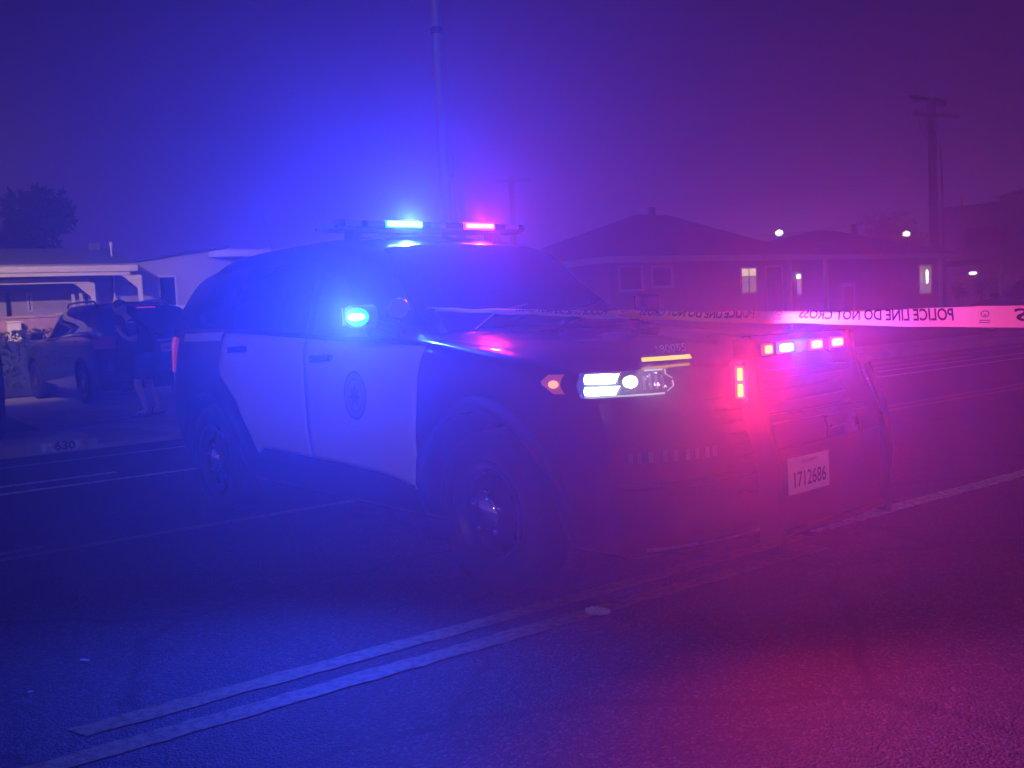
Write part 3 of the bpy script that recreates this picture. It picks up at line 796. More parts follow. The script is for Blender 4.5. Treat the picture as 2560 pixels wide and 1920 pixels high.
for nm, loc, e, c, cone, dr in LAMPS:
    lamp(nm, 'SPOT', loc, e, c, pc, .03, dr, cone)
lamp('headlamp_light', 'SPOT', (.80, -.80, .98), 14, (.9, 1, .95), pc, .05, (1, -.2, -.08), 90)

# ================================================================== POLICE TAPE
tp = thing('police_tape', 'pale police line tape with mirrored lettering stretched to the car mirror', 'tape')
TA = Vector((-0.50, 5.27, 1.352)); TB = Vector((1.766, 3.302, 1.205)); TDIR = (TB - TA); TL0 = TDIR.length
TEND = 1.35
TW = .078
def tape_pt(u, v, off=0.0):
    """u metres from the mirror, v 0..1 across the width (0 = lower edge); the upper part folds back near the mirror"""
    t = u / TL0
    sag = -.020 * math.sin(math.pi * min(1, t/1.3)) 
    c = TA + TDIR * t + Vector((0, 0, sag))
    d = TDIR.normalized(); side = d.cross(Vector((0, 0, 1))).normalized()      # towards the camera side
    if side.y > 0: side = -side
    tw = R(float(np.interp(t, [0, .2, .45, .75, 1.0, 1.4], [86, 62, 50, 36, 12, 4])))
    upv = Vector((0, 0, 1)) * math.cos(tw) - side * math.sin(tw)
    nrm = side * math.cos(tw) + Vector((0, 0, 1)) * math.sin(tw)
    vf = float(np.interp(t, [0, .3, .6, .8, .95, 2], [.60, .66, .74, .84, 1.0, 1.0]))
    rip = .0035 * math.sin(u*9.0 + v*2.2) + .002*math.sin(u*23+1.3)
    vv = min(v, vf)
    p = c + upv * ((vv - .5) * TW) + nrm * (rip + off)
    if v > vf: p = p - upv * ((v - vf) * TW * .80) - nrm * (.004 + off*2 + (v-vf)*TW*.35)
    return p
NU, NV = 260, 12
tm = bpy.data.materials.new('tape_plastic'); tm.use_nodes = True
nt = tm.node_tree; b = nt.nodes['Principled BSDF']
b.inputs['Base Color'].default_value = (0.90, 0.62, 0.26, 1); b.inputs['Roughness'].default_value = 0.35
tr = nt.nodes.new('ShaderNodeBsdfTranslucent'); tr.inputs['Color'].default_value = (0.96, 0.66, 0.28, 1)
mxs = nt.nodes.new('ShaderNodeMixShader'); mxs.inputs[0].default_value = 0.55
nt.links.new(b.outputs[0], mxs.inputs[1]); nt.links.new(tr.outputs[0], mxs.inputs[2]); nt.links.new(mxs.outputs[0], nt.nodes['Material Output'].inputs['Surface'])
MB().grid([[tape_pt(TL0*TEND*i/NU, j/NV) for i in range(NU+1)] for j in range(NV+1)]).build('tape_strip', tm, tp, smooth=True)
M_TINK = mat('tape_ink', (.03, .012, .02), .5)
def tape_text(body, u_right, size, shear, length, vc, nm):
    """mirrored lettering: reads right to left from the camera's side"""
    o = text_mesh(nm, body, size, M_TINK, tp, None, shear=shear, align='LEFT', bold=.0015)
    me = o.data
    w = max(v.co.x for v in me.vertices)
    bm = bmesh.new(); bm.from_mesh(me); bmesh.ops.triangulate(bm, faces=bm.faces)
    for _ in range(3):
        es = [e for e in bm.edges if e.calc_length() > .012]
        if es: bmesh.ops.subdivide_edges(bm, edges=es, cuts=1)
        bmesh.ops.triangulate(bm, faces=bm.faces)
    for v in bm.verts:
        u = u_right - v.co.x / w * length
        v.co = tape_pt(u, vc + v.co.y / TW, .0012)
    bm.to_mesh(me); bm.free()
def tape_u_at(px):
    best = None
    for i in range(1400):
        u = TL0*TEND*i/1400; P = tape_pt(u, .5) - CAM
        x = 1280 + F_PX * P.dot(RIGHT) / P.dot(FWD)
        if best is None or abs(x-px) < best[0]: best = (abs(x-px), u)
    return best[1]
for xr, xl in ((2388, 1996), (1888, 1598), (1518, 1290)):
    ur, ul = tape_u_at(xr), tape_u_at(xl)
    tape_text('POLICE LINE DO NOT CROSS', ur, .062, .22, ur-ul, .55, 'lettering')
ur = tape_u_at(2535)
tape_text('CROSS', ur + .33, .062, .22, .33, .55, 'lettering')
for px in (2461, 1945, 1558):
    uc = tape_u_at(px); mb = MB(); rows = []
    for rr in (.0095, .0125):
        rows.append([tape_pt(uc + rr*1.15*math.cos(2*math.pi*k/24), .62 + rr*math.sin(2*math.pi*k/24)/TW, .0012) for k in range(25)])
    mb.grid(rows)
    mb.grid([[tape_pt(uc + .004*math.cos(2*math.pi*k/12), .56 + r_*math.sin(2*math.pi*k/12)/TW, .0012) for k in range(13)] for r_ in (.0005, .004)])
    for vv in (.30, .20):
        mb.grid([[tape_pt(uc - .018 + .036*i/8, vv + dv, .0012) for i in range(9)] for dv in (0, .04)])
    mb.build('maker_mark', mat('tape_ink_grey', (.25, .10, .13), .5), tp)

# ================================================================== PARKED CARS
def warp_plain(x, y, z): return warp_police(x, y, z)
def parked_suv(name, label, loc, rz, scale, group=None, detail=True):
    t = thing(name, label, 'car', loc, rz, group)
    m = make_body(warp_plain); bv = bvh_of(m)
    sx, sy, sz = scale
    o = m.build('body', mat('parked_black_paint', (.008, .008, .010), .2, coat=1.0), t, smooth=True)
    cut_arches(o, HUBS, .465, .6, 1.3)
    for sgn in (-1, 1):
        for hx, hz in HUBS: make_wheel(t, hx, sgn*.85, sgn)
        for xl, xr, sl in ((-1.58, -.98, .42), (-2.62, -1.66, .0), (-3.42, -2.72, -.30)):
            rows = []
            for i in range(9):
                v = i/8; rows.append([(x, sgn*2.5, gz(x, v)) for x in np.linspace(xl - min(0, sl)*v*.8, xr - max(0, sl)*v, 14)])
            MB().grid(patch(bv, rows, (0, -sgn, 0), .005)).build('side_window', M_GLASS, t, smooth=True)
        mr = MB(); mr.obox((-.77, sgn*1.07, 1.27), (1,.12*sgn,0), (0,1,0), (0,0,1), .06, .11, .075); mr.build('mirror', M_BLACK, t, bevel=.025)
        rows = patch(bv, [[(-6, sgn*y, z) for y in np.linspace(.62, .93, 8)] for z in np.linspace(.98, 1.20, 6)], (1, 0, 0), .008)
        MB().grid(rows).build('tail_light', mat('tail_lens', (.35, .02, .02), .12, coat=1), t, smooth=True)
        q = [(-1.5, sgn*.66, 1.77), (-1.6, sgn*.66, 1.835), (-2.3, sgn*.66, 1.845), (-3.0, sgn*.65, 1.83), (-3.15, sgn*.65, 1.755)]
        MB().tube(q, .018, 8).build('roof_rail', M_DARKM, t)
        for x in (-.95, -2.1):
            MB().obox((x-.6, sgn*1.0, 1.13), (1,0,0), (0,1,0), (0,0,1), .10, .015, .015).build('handle', M_CHROME, t)
        if detail:
            MB().grid(patch(bv, [[(-6, sgn*y, z) for y in np.linspace(.7, .8, 4)] for z in (.60, .63)], (1, 0, 0), .008)).build('reflector', mat('red_reflector', (.5, .05, .05), .1, coat=1), t)
    rows = []
    for i in range(11):
        x = lerp(-.56, -1.27, i/10); hw = lerp(.80, .60, i/10); rows.append([(x, y, 3.0) for y in np.linspace(-hw, hw, 15)])
    MB().grid(patch(bv, rows, (0, 0, -1), .005)).build('windshield', M_GLASS, t, smooth=True)
    rows = [[(-6, y, z) for y in np.linspace(-lerp(.78,.60,(z-1.3)/.3), lerp(.78,.60,(z-1.3)/.3), 15)] for z in np.linspace(1.30, 1.60, 7)]
    MB().grid(patch(bv, rows, (1, 0, 0), .005)).build('rear_window', M_GLASS, t, smooth=True)
    if detail:
        q = hit(bv, (-6, -.05, 1.675), (1, 0, 0), .012)
        MB().obox(q, (1,0,0), (0,1,0), (0,0,1), .01, .17, .011).build('third_brake_light', M_TAIL, t)
        qq = hit(bv, (-6, -.30, .95), (1, 0, 0), .02)
        p = MB().obox(qq, (1,0,0), (0,1,0), (0,0,1), .004, .15, .078).build('number_plate', M_PLATE, t)
        text_mesh('plate_letters', 'DX742', .09, M_INK, p, frame(qq + Vector((-.0055, 0, -.012)), (0,-1,0), (0,0,1)), bold=.001, sx=.85)
        MB().obox(qq + Vector((0, 0, .13)), (1,0,0), (0,1,0), (0,0,1), .015, .22, .02).build('chrome_garnish', M_CHROME, t, bevel=.005)
        MB().grid(patch(bv, [[(-6, y, z) for y in np.linspace(-.75, .75, 13)] for z in (.40, .47, .52)], (1, 0, 0), .012)).build('rear_bumper_trim', M_PLAST, t)
    t.scale = scale
    return t
SUV_S, SUV_Q = 4.15, 21.2
parked_suv('parked_suv', 'black SUV with roof rails parked on the driveway behind the walking man', rw(SUV_S, SUV_Q, .064), TH + R(96), (.98, .98, .985))
parked_suv('parked_hatchback', 'dark parked car whose corner shows at the left picture edge by the kerb', rw(0.63, 15.6, .10), TH + R(90), (.98, .94, .86), detail=False)
parked_suv('parked_sedan', 'dark parked car on the far side of the street at the right picture edge', rw(24.6, 12.6, .10), TH + R(180), (1.0, .95, .80), detail=False)

# ================================================================== LEFT HOUSE with porch
HQ = 25.2      # porch front plane
def Hs(px, py, q=HQ): return at(px, py, q)
x_l = -6.0
eR = Hs(343, 661)
h1 = road_thing('porch_house', 'low cream house with white porch beams and a grey roof at the left', 'house', 0, 0)
zt = Hs(170, 661)[2]; s_end = Hs(343, 661)[0]; z_b1 = Hs(343, 677)[2]; z_b2 = Hs(325, 687)[2]; z_b3 = Hs(200, 703)[2]
GZ = .066
MB().box(x_l, s_end, HQ-.02, HQ+.06, z_b1, zt).build('fascia_board', M_TRIM, h1)
MB().box(x_l, s_end-.18, HQ+.02, HQ+.14, z_b2, z_b1-.015).build('porch_beam', M_TRIM, h1)
sb3 = Hs(236, 703)[0]
MB().box(x_l, sb3, HQ+.5, HQ+.62, z_b3-.02, z_b2-.03).build('inner_beam', M_TRIM, h1)
def post(s, q, z1, nm='porch_post'):
    return MB().box(s-.05, s+.05, q, q+.10, GZ, z1).build(nm, M_TRIM, h1)
sp1 = Hs(352, 720)[0]; post(sp1, HQ+.03, z_b2)
sp2 = at(232, 720, HQ+.5)[0]; post(sp2, HQ+.5, z_b3-.02)
MB().ngon([(sp1-.05, HQ+.05, z_b2-.0), (sp1-.42, HQ+.05, z_b2), (sp1-.05, HQ+.05, z_b2-.34)], (0, .06, 0)).build('brace', M_TRIM, h1)
MB().ngon([(sp2-.05, HQ+.53, z_b3-.02), (sp2-.42, HQ+.53, z_b3-.02), (sp2-.05, HQ+.53, z_b3-.36)], (0, .06, 0)).build('brace', M_TRIM, h1)
# roof of the house: ridge parallel to the street
rz_top = at(100, 621, HQ+3.4)[2]; s_r = at(262, 628, HQ+3.4)[0]; s_re = at(342, 658, HQ)[0]
MB().add([(x_l, HQ-.02, zt+.01), (s_end+.02, HQ-.02, zt+.01), (s_r, HQ+3.4, rz_top), (x_l, HQ+3.4, rz_top), (s_end+.02, HQ+7, zt+.01), (x_l, HQ+7, zt+.01),
          (x_l, HQ-.02, zt-.04), (s_end+.02, HQ-.02, zt-.04), (s_end+.02, HQ+7, zt-.04), (x_l, HQ+7, zt-.04)],
         [(0,1,2,3), (3,2,4,5), (1,4,2), (0,3,5), (6,9,8,7), (0,6,7,1), (1,7,8,4), (4,8,9,5), (5,9,6,0)]).build('roof', M_ROOF2, h1)
cs = at(232, 614, HQ+3.2)
MB().box(cs[0]-.14, cs[0]+.14, HQ+3.0, HQ+3.3, rz_top-.2, rz_top+.10).build('roof_vent', M_ROOF2, h1)
WQ = HQ + 1.9
MB().box(x_l, sp1-.25, WQ, WQ+4.5, GZ, zt-.05).build('wall', M_STUCCO, h1)
def window(parent, q, pxl, pyt, pxr, pyb, m=M_WIN, fw=.05, nm='window', mull=False, mm=M_TRIM):
    a = at(pxl, pyt, q); b = at(pxr, pyb, q); s0, s1 = sorted((a[0], b[0])); z0, z1 = sorted((a[2], b[2]))
    w = bpy.data.objects.new(nm, None); COL.objects.link(w); w.parent = parent
    MB().box(s0, s1, q-.015, q-.005, z0, z1).build('pane', m, w)
    f = MB(); f.box(s0-fw, s0, q-.05, q-.003, z0-fw, z1+fw); f.box(s1, s1+fw, q-.05, q-.003, z0-fw, z1+fw)
    f.box(s0, s1, q-.05, q-.003, z1, z1+fw); f.box(s0, s1, q-.05, q-.003, z0-fw, z0)
    if mull:
        sm = (s0+s1)/2; f.box(sm-.02, sm+.02, q-.045, q-.016, z0, z1)
        for k in (1, 2): zz = lerp(z0, z1, k/3); f.box(s0, s1, q-.04, q-.017, zz-.018, zz+.018)
    f.build('frame', mm, w)
    return w
window(h1, WQ, 70, 738, 77, 775)
window(h1, WQ, 12, 732, 30, 800, fw=.02, nm='doorway', mm=M_STUCCO)
window(h1, WQ, 210, 735, 222, 775, fw=.02)
for pxl, pxr, pyt in ((179, 186, 736), (198, 206, 733), (238, 246, 728)):
    a = at(pxl, pyt, HQ+1.0); b2 = at(pxr, pyt, HQ+1.0)
    MB().box(a[0], b2[0], HQ+1.0, HQ+1.08, GZ, a[2]).build('porch_column', M_TRIM, h1)
# picket railing
pr = road_thing('picket_railing', 'short white picket railing in front of the porch house', 'railing', 0, 0)
a = at(138, 782, HQ-.3); b2 = at(182, 779, HQ-.3)
for k in range(9):
    s = lerp(a[0], b2[0], k/8); MB().box(s-.014, s+.014, HQ-.3, HQ-.27, GZ, a[2]).build('picket', M_TRIM, pr)
MB().box(a[0]-.03, b2[0]+.03, HQ-.265, HQ-.235, a[2]-.12, a[2]-.07).build('rail', M_TRIM, pr)
# low garden wall, white box
a = at(0, 798, HQ-2.0); b2 = at(150, 802, HQ-2.0)
lw = road_thing('garden_wall', 'low reddish garden wall left of the black SUV', 'wall', 0, 0)
MB().box(x_l, b2[0], HQ-2.0, HQ-1.8, .10, a[2]).build('wall', M_BRICK, lw)
MB().box(x_l, b2[0]+.03, HQ-2.03, HQ-1.77, a[2]+.002, a[2]+.05).build('coping', M_BRICK, lw)
a = at(15, 808, HQ-2.15); b2 = at(52, 824, HQ-2.15)
ub = road_thing('utility_box', 'small white box standing in front of the low garden wall', 'box', 0, 0)
MB().box(a[0], b2[0], HQ-2.3, HQ-2.08, .10, a[2]).build('cabinet', M_TRIM, ub, bevel=.02)
MB().box(a[0]-.02, b2[0]+.02, HQ-2.32, HQ-2.06, a[2], a[2]+.03).build('lid', M_TRIM, ub)
a = at(0, 829, HQ-3.0); b2 = at(135, 832, HQ-3.0)
hg = road_thing('hedge', 'dark clipped hedge in front of the low reddish garden wall', 'hedge', 0, 0)
hb_ = MB(); HH = a[2]-.1
for _ in range(5200):
    p = Vector((random.uniform(-3.0, b2[0]), HQ-3.0+random.uniform(-.3, .3), .1 + HH*random.random()**.6 + random.uniform(-.03, .03)))
    u_ = Vector((random.gauss(0,1), random.gauss(0,1), random.gauss(0,1))).normalized(); w_ = u_.orthogonal().normalized(); k_ = random.uniform(.03, .07)
    hb_.add([p-u_*k_, p+w_*k_*.5, p+u_*k_, p-w_*k_*.5], [(0,1,2,3)])
hb_.build('foliage', M_LEAF, hg)
tk_ = MB()
MB().box(-3.0, b2[0]-.05, HQ-3.18, HQ-2.82, .1, HH-.12).build('inner_growth', M_LEAF, hg)
# white mast with cone foot
mp = at(277, 612, HQ+1.5); mbm = at(276, 758, HQ+1.5)
ms = road_thing('white_mast', 'thin white mast with cone foot rising behind the porch roof', 'mast', mp[0], HQ+1.5, GZ)
MB().tube([(0,0,0), (0,0,mp[2]-.1)], .022, 8).build('pole', M_TRIM, ms)
MB().lathe([(.16, mbm[2]-.35), (.05, mbm[2]+.05), (.023, mbm[2]+.12)], 16, 'z').build('cone_foot', M_TRIM, ms)
MB().lathe([(.04, mp[2]-.12), (.05, mp[2]), (.0001, mp[2]+.02)], 12, 'z').build('cap', M_TRIM, ms)
lpB = road_thing('added_lamp_post', 'unseen lamp post added left of view to light the porch house', 'street light', -1.0, 14.0, .13)  # post and lamp out of view, added to brighten the porch house
MB().tube([(0,0,0), (0,0,2.5), (0,0,5.2)], [.07, .06, .05], 12).build('pole', M_GALV, lpB, smooth=True)
MB().tube([(0,0,5.1), (.15,.3,5.4), (.3,.6,5.45)], .03, 8).build('arm', M_GALV, lpB)
MB().obox((.36, .72, 5.44), (1,-.5,0), (.5,1,-.4), (0,.4,1), .12, .24, .045).build('lamp_head', M_GALV, lpB, bevel=.015)
MB().obox((.38, .76, 5.39), (1,-.5,0), (.5,1,-.4), (0,.4,1), .09, .20, .006).build('lamp_lens', glow('street_lamp_lens', (1, .86, .7), 8), lpB)
lamp('porch_fill_light', 'SPOT', (.42, .85, 5.30), 8000, (1, .60, .56), lpB, .1, (.50, 1, -.30), 62)
# ================================================================== SECOND LEFT HOUSE
Q2 = 27.0
h2 = road_thing('stucco_house', 'pale stucco house with one dark window behind the black SUV', 'house', 0, 0)
a0 = at(338, 655, Q2); a1 = at(560, 622, Q2); s2 = at(760, 620, Q2)[0]
MB().ngon([(a0[0]-.6, Q2, GZ), (s2, Q2, GZ), (s2, Q2, a1[2]), (a1[0], Q2, a1[2]), (a0[0]-.6, Q2, a0[2]-.08)], (0, 6, 0)).build('wall', M_STUCCO3, h2)
e0 = at(535, 626, Q2-.5); e1 = at(535, 641, Q2-.5)
MB().box(e0[0], s2+.4, Q2-.5, Q2+6.3, e1[2], e0[2]).build('eave', M_TRIM, h2)
MB().add([(a0[0]-.75, Q2-.12, a0[2]-.10), (a1[0]+.1, Q2-.12, a1[2]+.03), (a1[0]+.1, Q2+6.2, a1[2]+.03), (a0[0]-.75, Q2+6.2, a0[2]-.10),
          (a0[0]-.75, Q2-.12, a0[2]-.03), (a1[0]+.1, Q2-.12, a1[2]+.10), (a1[0]+.1, Q2+6.2, a1[2]+.10), (a0[0]-.75, Q2+6.2, a0[2]-.03)],
         [(0,3,2,1),(4,5,6,7),(0,1,5,4),(1,2,6,5),(2,3,7,6),(3,0,4,7)]).build('roof', M_ROOF, h2)
window(h2, Q2, 398, 694, 441, 772, fw=.05)
window(h2, Q2, 322, 690, 345, 712, fw=.03)
a = at(415, 764, 23.4); b2 = at(640, 760, 23.4)
ww = road_thing('white_wall', 'white rendered garden wall between the black SUV and the police car', 'wall', 0, 0)
MB().box(a[0]-.1, b2[0], 23.4, 23.6, .10, a[2]-.05).build('wall', M_TRIM, ww)
MB().box(a[0]-.13, b2[0]+.03, 23.36, 23.64, a[2]-.048, a[2]).build('coping', M_TRIM, ww)

# ================================================================== RIGHT HOUSE (hip roofs)
Q3 = 24.5
h3 = road_thing('hip_roof_house', 'long single storey house with two hip roofs behind the tape', 'house', 0, 0)
G3 = .10
def q3(px, py, dq=0.0): return at(px, py, Q3+dq)
ev = q3(1800, 641)[2]
def hip(name, s0, s1, qa, qb, ze, zr, inset, m=M_ROOF, oh=.45):
    qm = (qa+qb)/2
    a, b_, c, d = (s0-oh, qa-oh, ze), (s1+oh, qa-oh, ze), (s1+oh, qb+oh, ze), (s0-oh, qb+oh, ze)
    r0, r1 = (s0+inset[0], qm, zr), (s1-inset[1], qm, zr)
    lo = [(p[0], p[1], p[2]-.06) for p in (a, b_, c, d)]
    MB().add([a, b_, c, d, r0, r1] + lo, [(0,1,5,4), (1,2,5), (2,3,4,5), (3,0,4), (6,9,8,7), (0,6,7,1), (1,7,8,2), (2,8,9,3), (3,9,6,0)]).build(name, m, h3)
sA0 = q3(1560, 660)[0]; sA1 = q3(1990, 660)[0]; sB1 = q3(2385, 660)[0]; sC1 = q3(2470, 660)[0]
zr1 = at(1625, 537, Q3+3.6)[2]; zr2 = at(2060, 574, Q3+3.0)[2]
MB().box(sA0-.6, sA1, Q3, Q3+7.2, G3, ev-.05).build('wall', M_STUCCO2, h3)
MB().box(sA1, sB1, Q3+.4, Q3+6.4, G3, ev-.055).build('wall', M_STUCCO2, h3)
rA = at(1590, 537, Q3+3.6)[0]; rB = at(1668, 538, Q3+3.6)[0]
hip('roof', sA0-.6, sA1, Q3, Q3+7.2, ev, zr1, (rA-(sA0-.6), sA1-rB-.0), M_ROOF)
rC = at(2045, 574, Q3+3.4)[0]; rD = at(2085, 574, Q3+3.4)[0]
hip('roof', sA1-1.2, sB1, Q3+.4, Q3+6.4, ev+.012, zr2, (rC-(sA1-1.2), sB1-rD), M_ROOF)
MB().box(sA0-1.08, sA1+.47, Q3-.52, Q3-.46, ev-.20, ev+.02).build('fascia', M_TRIM, h3)
MB().box(sA1+.5, sB1+.4, Q3-.12, Q3-.06, ev-.18, ev+.02).build('fascia', M_TRIM, h3)
MB().add([(sA0-1.1, Q3-.52, ev-.2), (sA0-1.1, Q3+2.2, ev-.2), (sA0-1.1, Q3+2.2, ev+.02), (sA0-1.1, Q3-.52, ev+.02)], [(0,1,2,3)]).build('fascia', M_TRIM, h3, solid=.05)
window(h3, Q3, 1548, 670, 1603, 722, fw=.08); window(h3, Q3, 1630, 670, 1678, 713, fw=.09)
window(h3, Q3, 1852, 672, 1890, 730, m=M_WINLIT2, fw=.06, mull=True)
wl_ = at(1852, 672, Q3); wl2 = at(1888, 690, Q3)
MB().box(wl_[0], wl2[0], Q3-.03, Q3-.016, wl2[2], wl_[2]).build('lit_blind', M_WINLIT, h3)
window(h3, Q3, 1915, 668, 1955, 775, fw=.05, nm='door', m=mat('door_paint', (.10, .07, .09), .5), mm=M_TRIM)
window(h3, Q3, 1990, 683, 2002, 735, m=M_WINLIT2, fw=.04)
wl_ = at(1987, 684, Q3-.1); wl2 = at(2003, 700, Q3-.1)
MB().lathe([(.0001, -.09), (.07, -.06), (.07, .06), (.0001, .09)], 12, 'z', (wl_[0]+.2, Q3-.12, wl_[2]-.12)).build('porch_lamp', M_BULB, h3)
for px in (1972, 2064, 2350):
    p_ = at(px, 660, Q3-.35); MB().box(p_[0]-.07, p_[0]+.07, Q3-.42, Q3-.28, G3, ev-.2).build('porch_post', M_TRIM, h3)
window(h3, Q3+.4, 2297, 664, 2326, 732, fw=.06, m=M_WINLIT2)
wl_ = at(2312, 690, Q3+.3)
MB().lathe([(.0001, -.35), (.05, -.3), (.06, .2), (.0001, .3)], 10, 'z', (wl_[0]+.1, Q3+.25, wl_[2])).build('wall_lamp', M_BULB, h3)
# porch arch trim
a = at(2102, 712, Q3+.0); b2 = at(2136, 770, Q3+.0)
ar = MB(); ar.box(a[0], a[0]+.10, Q3-.05, Q3+.02, G3, a[2]-.1); ar.box(b2[0]-.10, b2[0], Q3-.05, Q3+.02, G3, a[2]-.1); ar.box(a[0]-.04, b2[0]+.04, Q3-.06, Q3+.02, a[2]-.098, a[2]+.08)
ar.build('white_arch', M_TRIM, h3)
# carport on the right end
cz1 = at(2430, 652, Q3+.4)[2]
sR = at(2490, 660, Q3+.4)[0]
MB().box(sB1+.42, sR, Q3-.2, Q3+5, cz1-.16, cz1).build('carport_roof', M_ROOF, h3)
MB().box(sR-.14, sR-.02, Q3+.1, Q3+.22, G3, cz1-.165).build('porch_post', M_TRIM, h3)
lp_ = at(2432, 682, Q3+1.2)
MB().lathe([(.0001, -.10), (.17, -.07), (.17, .04), (.0001, .06)], 14, 'z', (lp_[0], Q3+1.2, lp_[2])).build('carport_lamp', M_BULB, h3)
for pxc, pyc, hh in ((1630, 528, .45), (2135, 568, .4)):
    p_ = at(pxc, pyc, Q3+4.5); MB().box(p_[0]-.10, p_[0]+.10, Q3+4.4, Q3+4.6, p_[2]-1.0, p_[2]+.15).build('roof_pipe', M_DARKM, h3)
# white boundary wall and plants at the right
Q4 = 31
a = at(2385, 690, Q4); b2 = at(2528, 690, Q4)
bw = road_thing('boundary_wall', 'pale boundary wall behind dark plants at the right', 'wall', 0, 0)
MB().box(a[0], b2[0], Q4, Q4+.2, G3, a[2]).build('wall', M_TRIM, bw)
a3 = at(2545, 690, Q4); MB().box(a3[0], a3[0]+8, Q4, Q4+.2, G3, a[2]).build('wall', M_TRIM, bw)
def leaf_cloud(mb, c, r, n, size, squash=(1,1,1)):
    for _ in range(n):
        while True:
            p = Vector((random.uniform(-1,1), random.uniform(-1,1), random.uniform(-1,1)))
            if .25 < p.length < 1: break
        p = Vector((p.x*r*squash[0], p.y*r*squash[1], p.z*r*squash[2])) + Vector(c)
        u = Vector((random.gauss(0,1), random.gauss(0,1), random.gauss(0,1))).normalized(); w = u.orthogonal().normalized(); k = size*random.uniform(.5, 1.3)
        mb.add([p-u*k, p+w*k*.45, p+u*k, p-w*k*.45], [(0,1,2,3)])
def tree(name, label, s, q, h, crown_r, n, size, group=None, z=.10, squash=(1,1,1)):
    t = road_thing(name, label, 'tree', s, q, z, group=group)
    tk = MB(); tk.tube([(0,0,0), (.05,0,h*.35), (-.04,.05,h*.7)], [h*.035, h*.025, h*.012], 8)
    cr = MB()
    for k in range(9):
        ang = 2*math.pi*k/9 + random.uniform(-.3,.3); rr = crown_r*random.uniform(.35,.75)*squash[0]
        e = Vector((rr*math.cos(ang), rr*math.sin(ang)*squash[1]/max(.01, squash[0]), h*random.uniform(.55,.95)))
        tk.tube([(0,0,h*random.uniform(.3,.5)), e*.6 + Vector((0,0,h*.12)), e], [h*.014, h*.009, h*.004], 6)
        leaf_cloud(cr, e, crown_r*random.uniform(.35,.55), n//9, size, (1,1,.8))
    tk.build('trunk', M_BARK, t, smooth=True); cr.build('crown', M_LEAF, t)
    return t
def plant(s, q, h, label):
    t = road_thing('garden_plant', label, 'plant', s, q, G3, group='plants before the pale wall')
    st = MB(); lf = MB()
    for k in range(6):
        ang = random.uniform(0, 6.28); e = Vector((.35*h*math.cos(ang)*random.random(), .2*math.sin(ang), h*random.uniform(.6,1)))
        st.tube([(0,0,0), e*.5 + Vector((.03,0,0)), e], [.025,.018,.008], 5); leaf_cloud(lf, e, .22*h, 40, .10)
    st.build('stem', M_BARK, t); lf.build('leaves', M_LEAF, t)
for px, hh, lb_ in ((2400, 1.5, 'dark shrub beside the carport lamp before the pale wall'), (2455, 1.7, 'dark leafy plant left of centre before the pale wall'), (2490, 2.0, 'tallest dark plant in the middle of the pale wall'), (2522, 1.4, 'thin dark plant at the right end of the pale wall')):
    p_ = at(px, 740, Q4-1.2); plant(p_[0], Q4-1.2, hh, lb_)
p_ = at(2250, 590, 34); tree('yard_tree', 'small dark tree showing over the right hip roof', p_[0], 34, p_[2]+1.0, 2.2, 900, .22, z=.1)
p_ = at(85, 520, 40); tree('tall_tree', 'tall dark tree behind the porch house at the left', p_[0], 40, p_[2]+.6, 1.9, 1800, .24, z=.1, squash=(.55,.55,1))
# street lamps far away
for px, py, lbl in ((1948, 583, 'small bright distant lamp in the roof valley of the right house'), (2266, 585, 'small bright distant lamp beside the little tree')):
    p_ = at(px, py, 31.9); t = road_thing('distant_lamp', lbl, 'lamp', p_[0], 31.9, .0)
    MB().tube([(0,0,0), (0,0,p_[2]-.1)], .06, 6).build('pole', M_DARKM, t)
    MB().lathe([(.0001, p_[2]-.16), (.19, p_[2]-.08), (.19, p_[2]+.08), (.0001, p_[2]+.18)], 12, 'z').build('lamp_head', M_BULB, t)

# taller building at the right
h4 = thing('two_storey_building', 'two storey stucco building with dark windows at the right edge', 'building')
pa = Vector(rw(*at(2345, 527, 36))); pb_ = Vector(rw(*at(2545, 505, 31)));
dirw = (pb_ - pa); dirw.z = 0; L4 = dirw.length; dirw.normalize(); nrmw = Vector((-dirw.y, dirw.x, 0))
if nrmw.y < 0: nrmw = -nrmw
h4.location = (pa.x, pa.y, 0); h4.rotation_euler = (0, 0, math.atan2(dirw.y, dirw.x))
zA, zB = pa.z, pb_.z
MB().box(0, L4+8, 0, 9, 0, zA).build('wall', M_STUCCO3, h4)
MB().box(L4*.80, L4+8, -.15, 9.1, zA+.004, zA+.45).build('parapet', M_STUCCO3, h4)
MB().add([(L4*.80-.3, -.4, zA+.46), (L4+8.3, -.4, zA+.46), (L4+8.3, 9.4, zA+.46), (L4*.8-.3, 9.4, zA+.46), (L4*.8+3, 4.5, zA+1.6), (L4+5, 4.5, zA+1.6)], [(0,1,5,4),(1,2,5),(2,3,4,5),(3,0,4),(0,3,2,1)]).build('roof', M_ROOF, h4)
MB().box(-.1, L4*.79, -.12, 9, zA+.002, zA+.14).build('coping', M_STUCCO2, h4)
for fx in (.36, .47, .62, .72):
    w = bpy.data.objects.new('window', None); COL.objects.link(w); w.parent = h4
    x0 = L4*fx
    MB().box(x0, x0+.75, -.012, -.004, zA-2.55, zA-1.35).build('pane', M_WIN, w)
    f = MB(); f.box(x0-.06, x0, -.05, -.003, zA-2.61, zA-1.29); f.box(x0+.75, x0+.81, -.05, -.003, zA-2.61, zA-1.29); f.box(x0, x0+.75, -.05, -.003, zA-1.35, zA-1.29); f.box(x0, x0+.75, -.05, -.003, zA-2.61, zA-2.55)
    f.build('frame', M_STUCCO2, w)
MB().tube([(L4*.18, 1.5, zA), (L4*.18, 1.5, zA+.75)], .09, 8).build('vent_pipe', M_DARKM, h4)
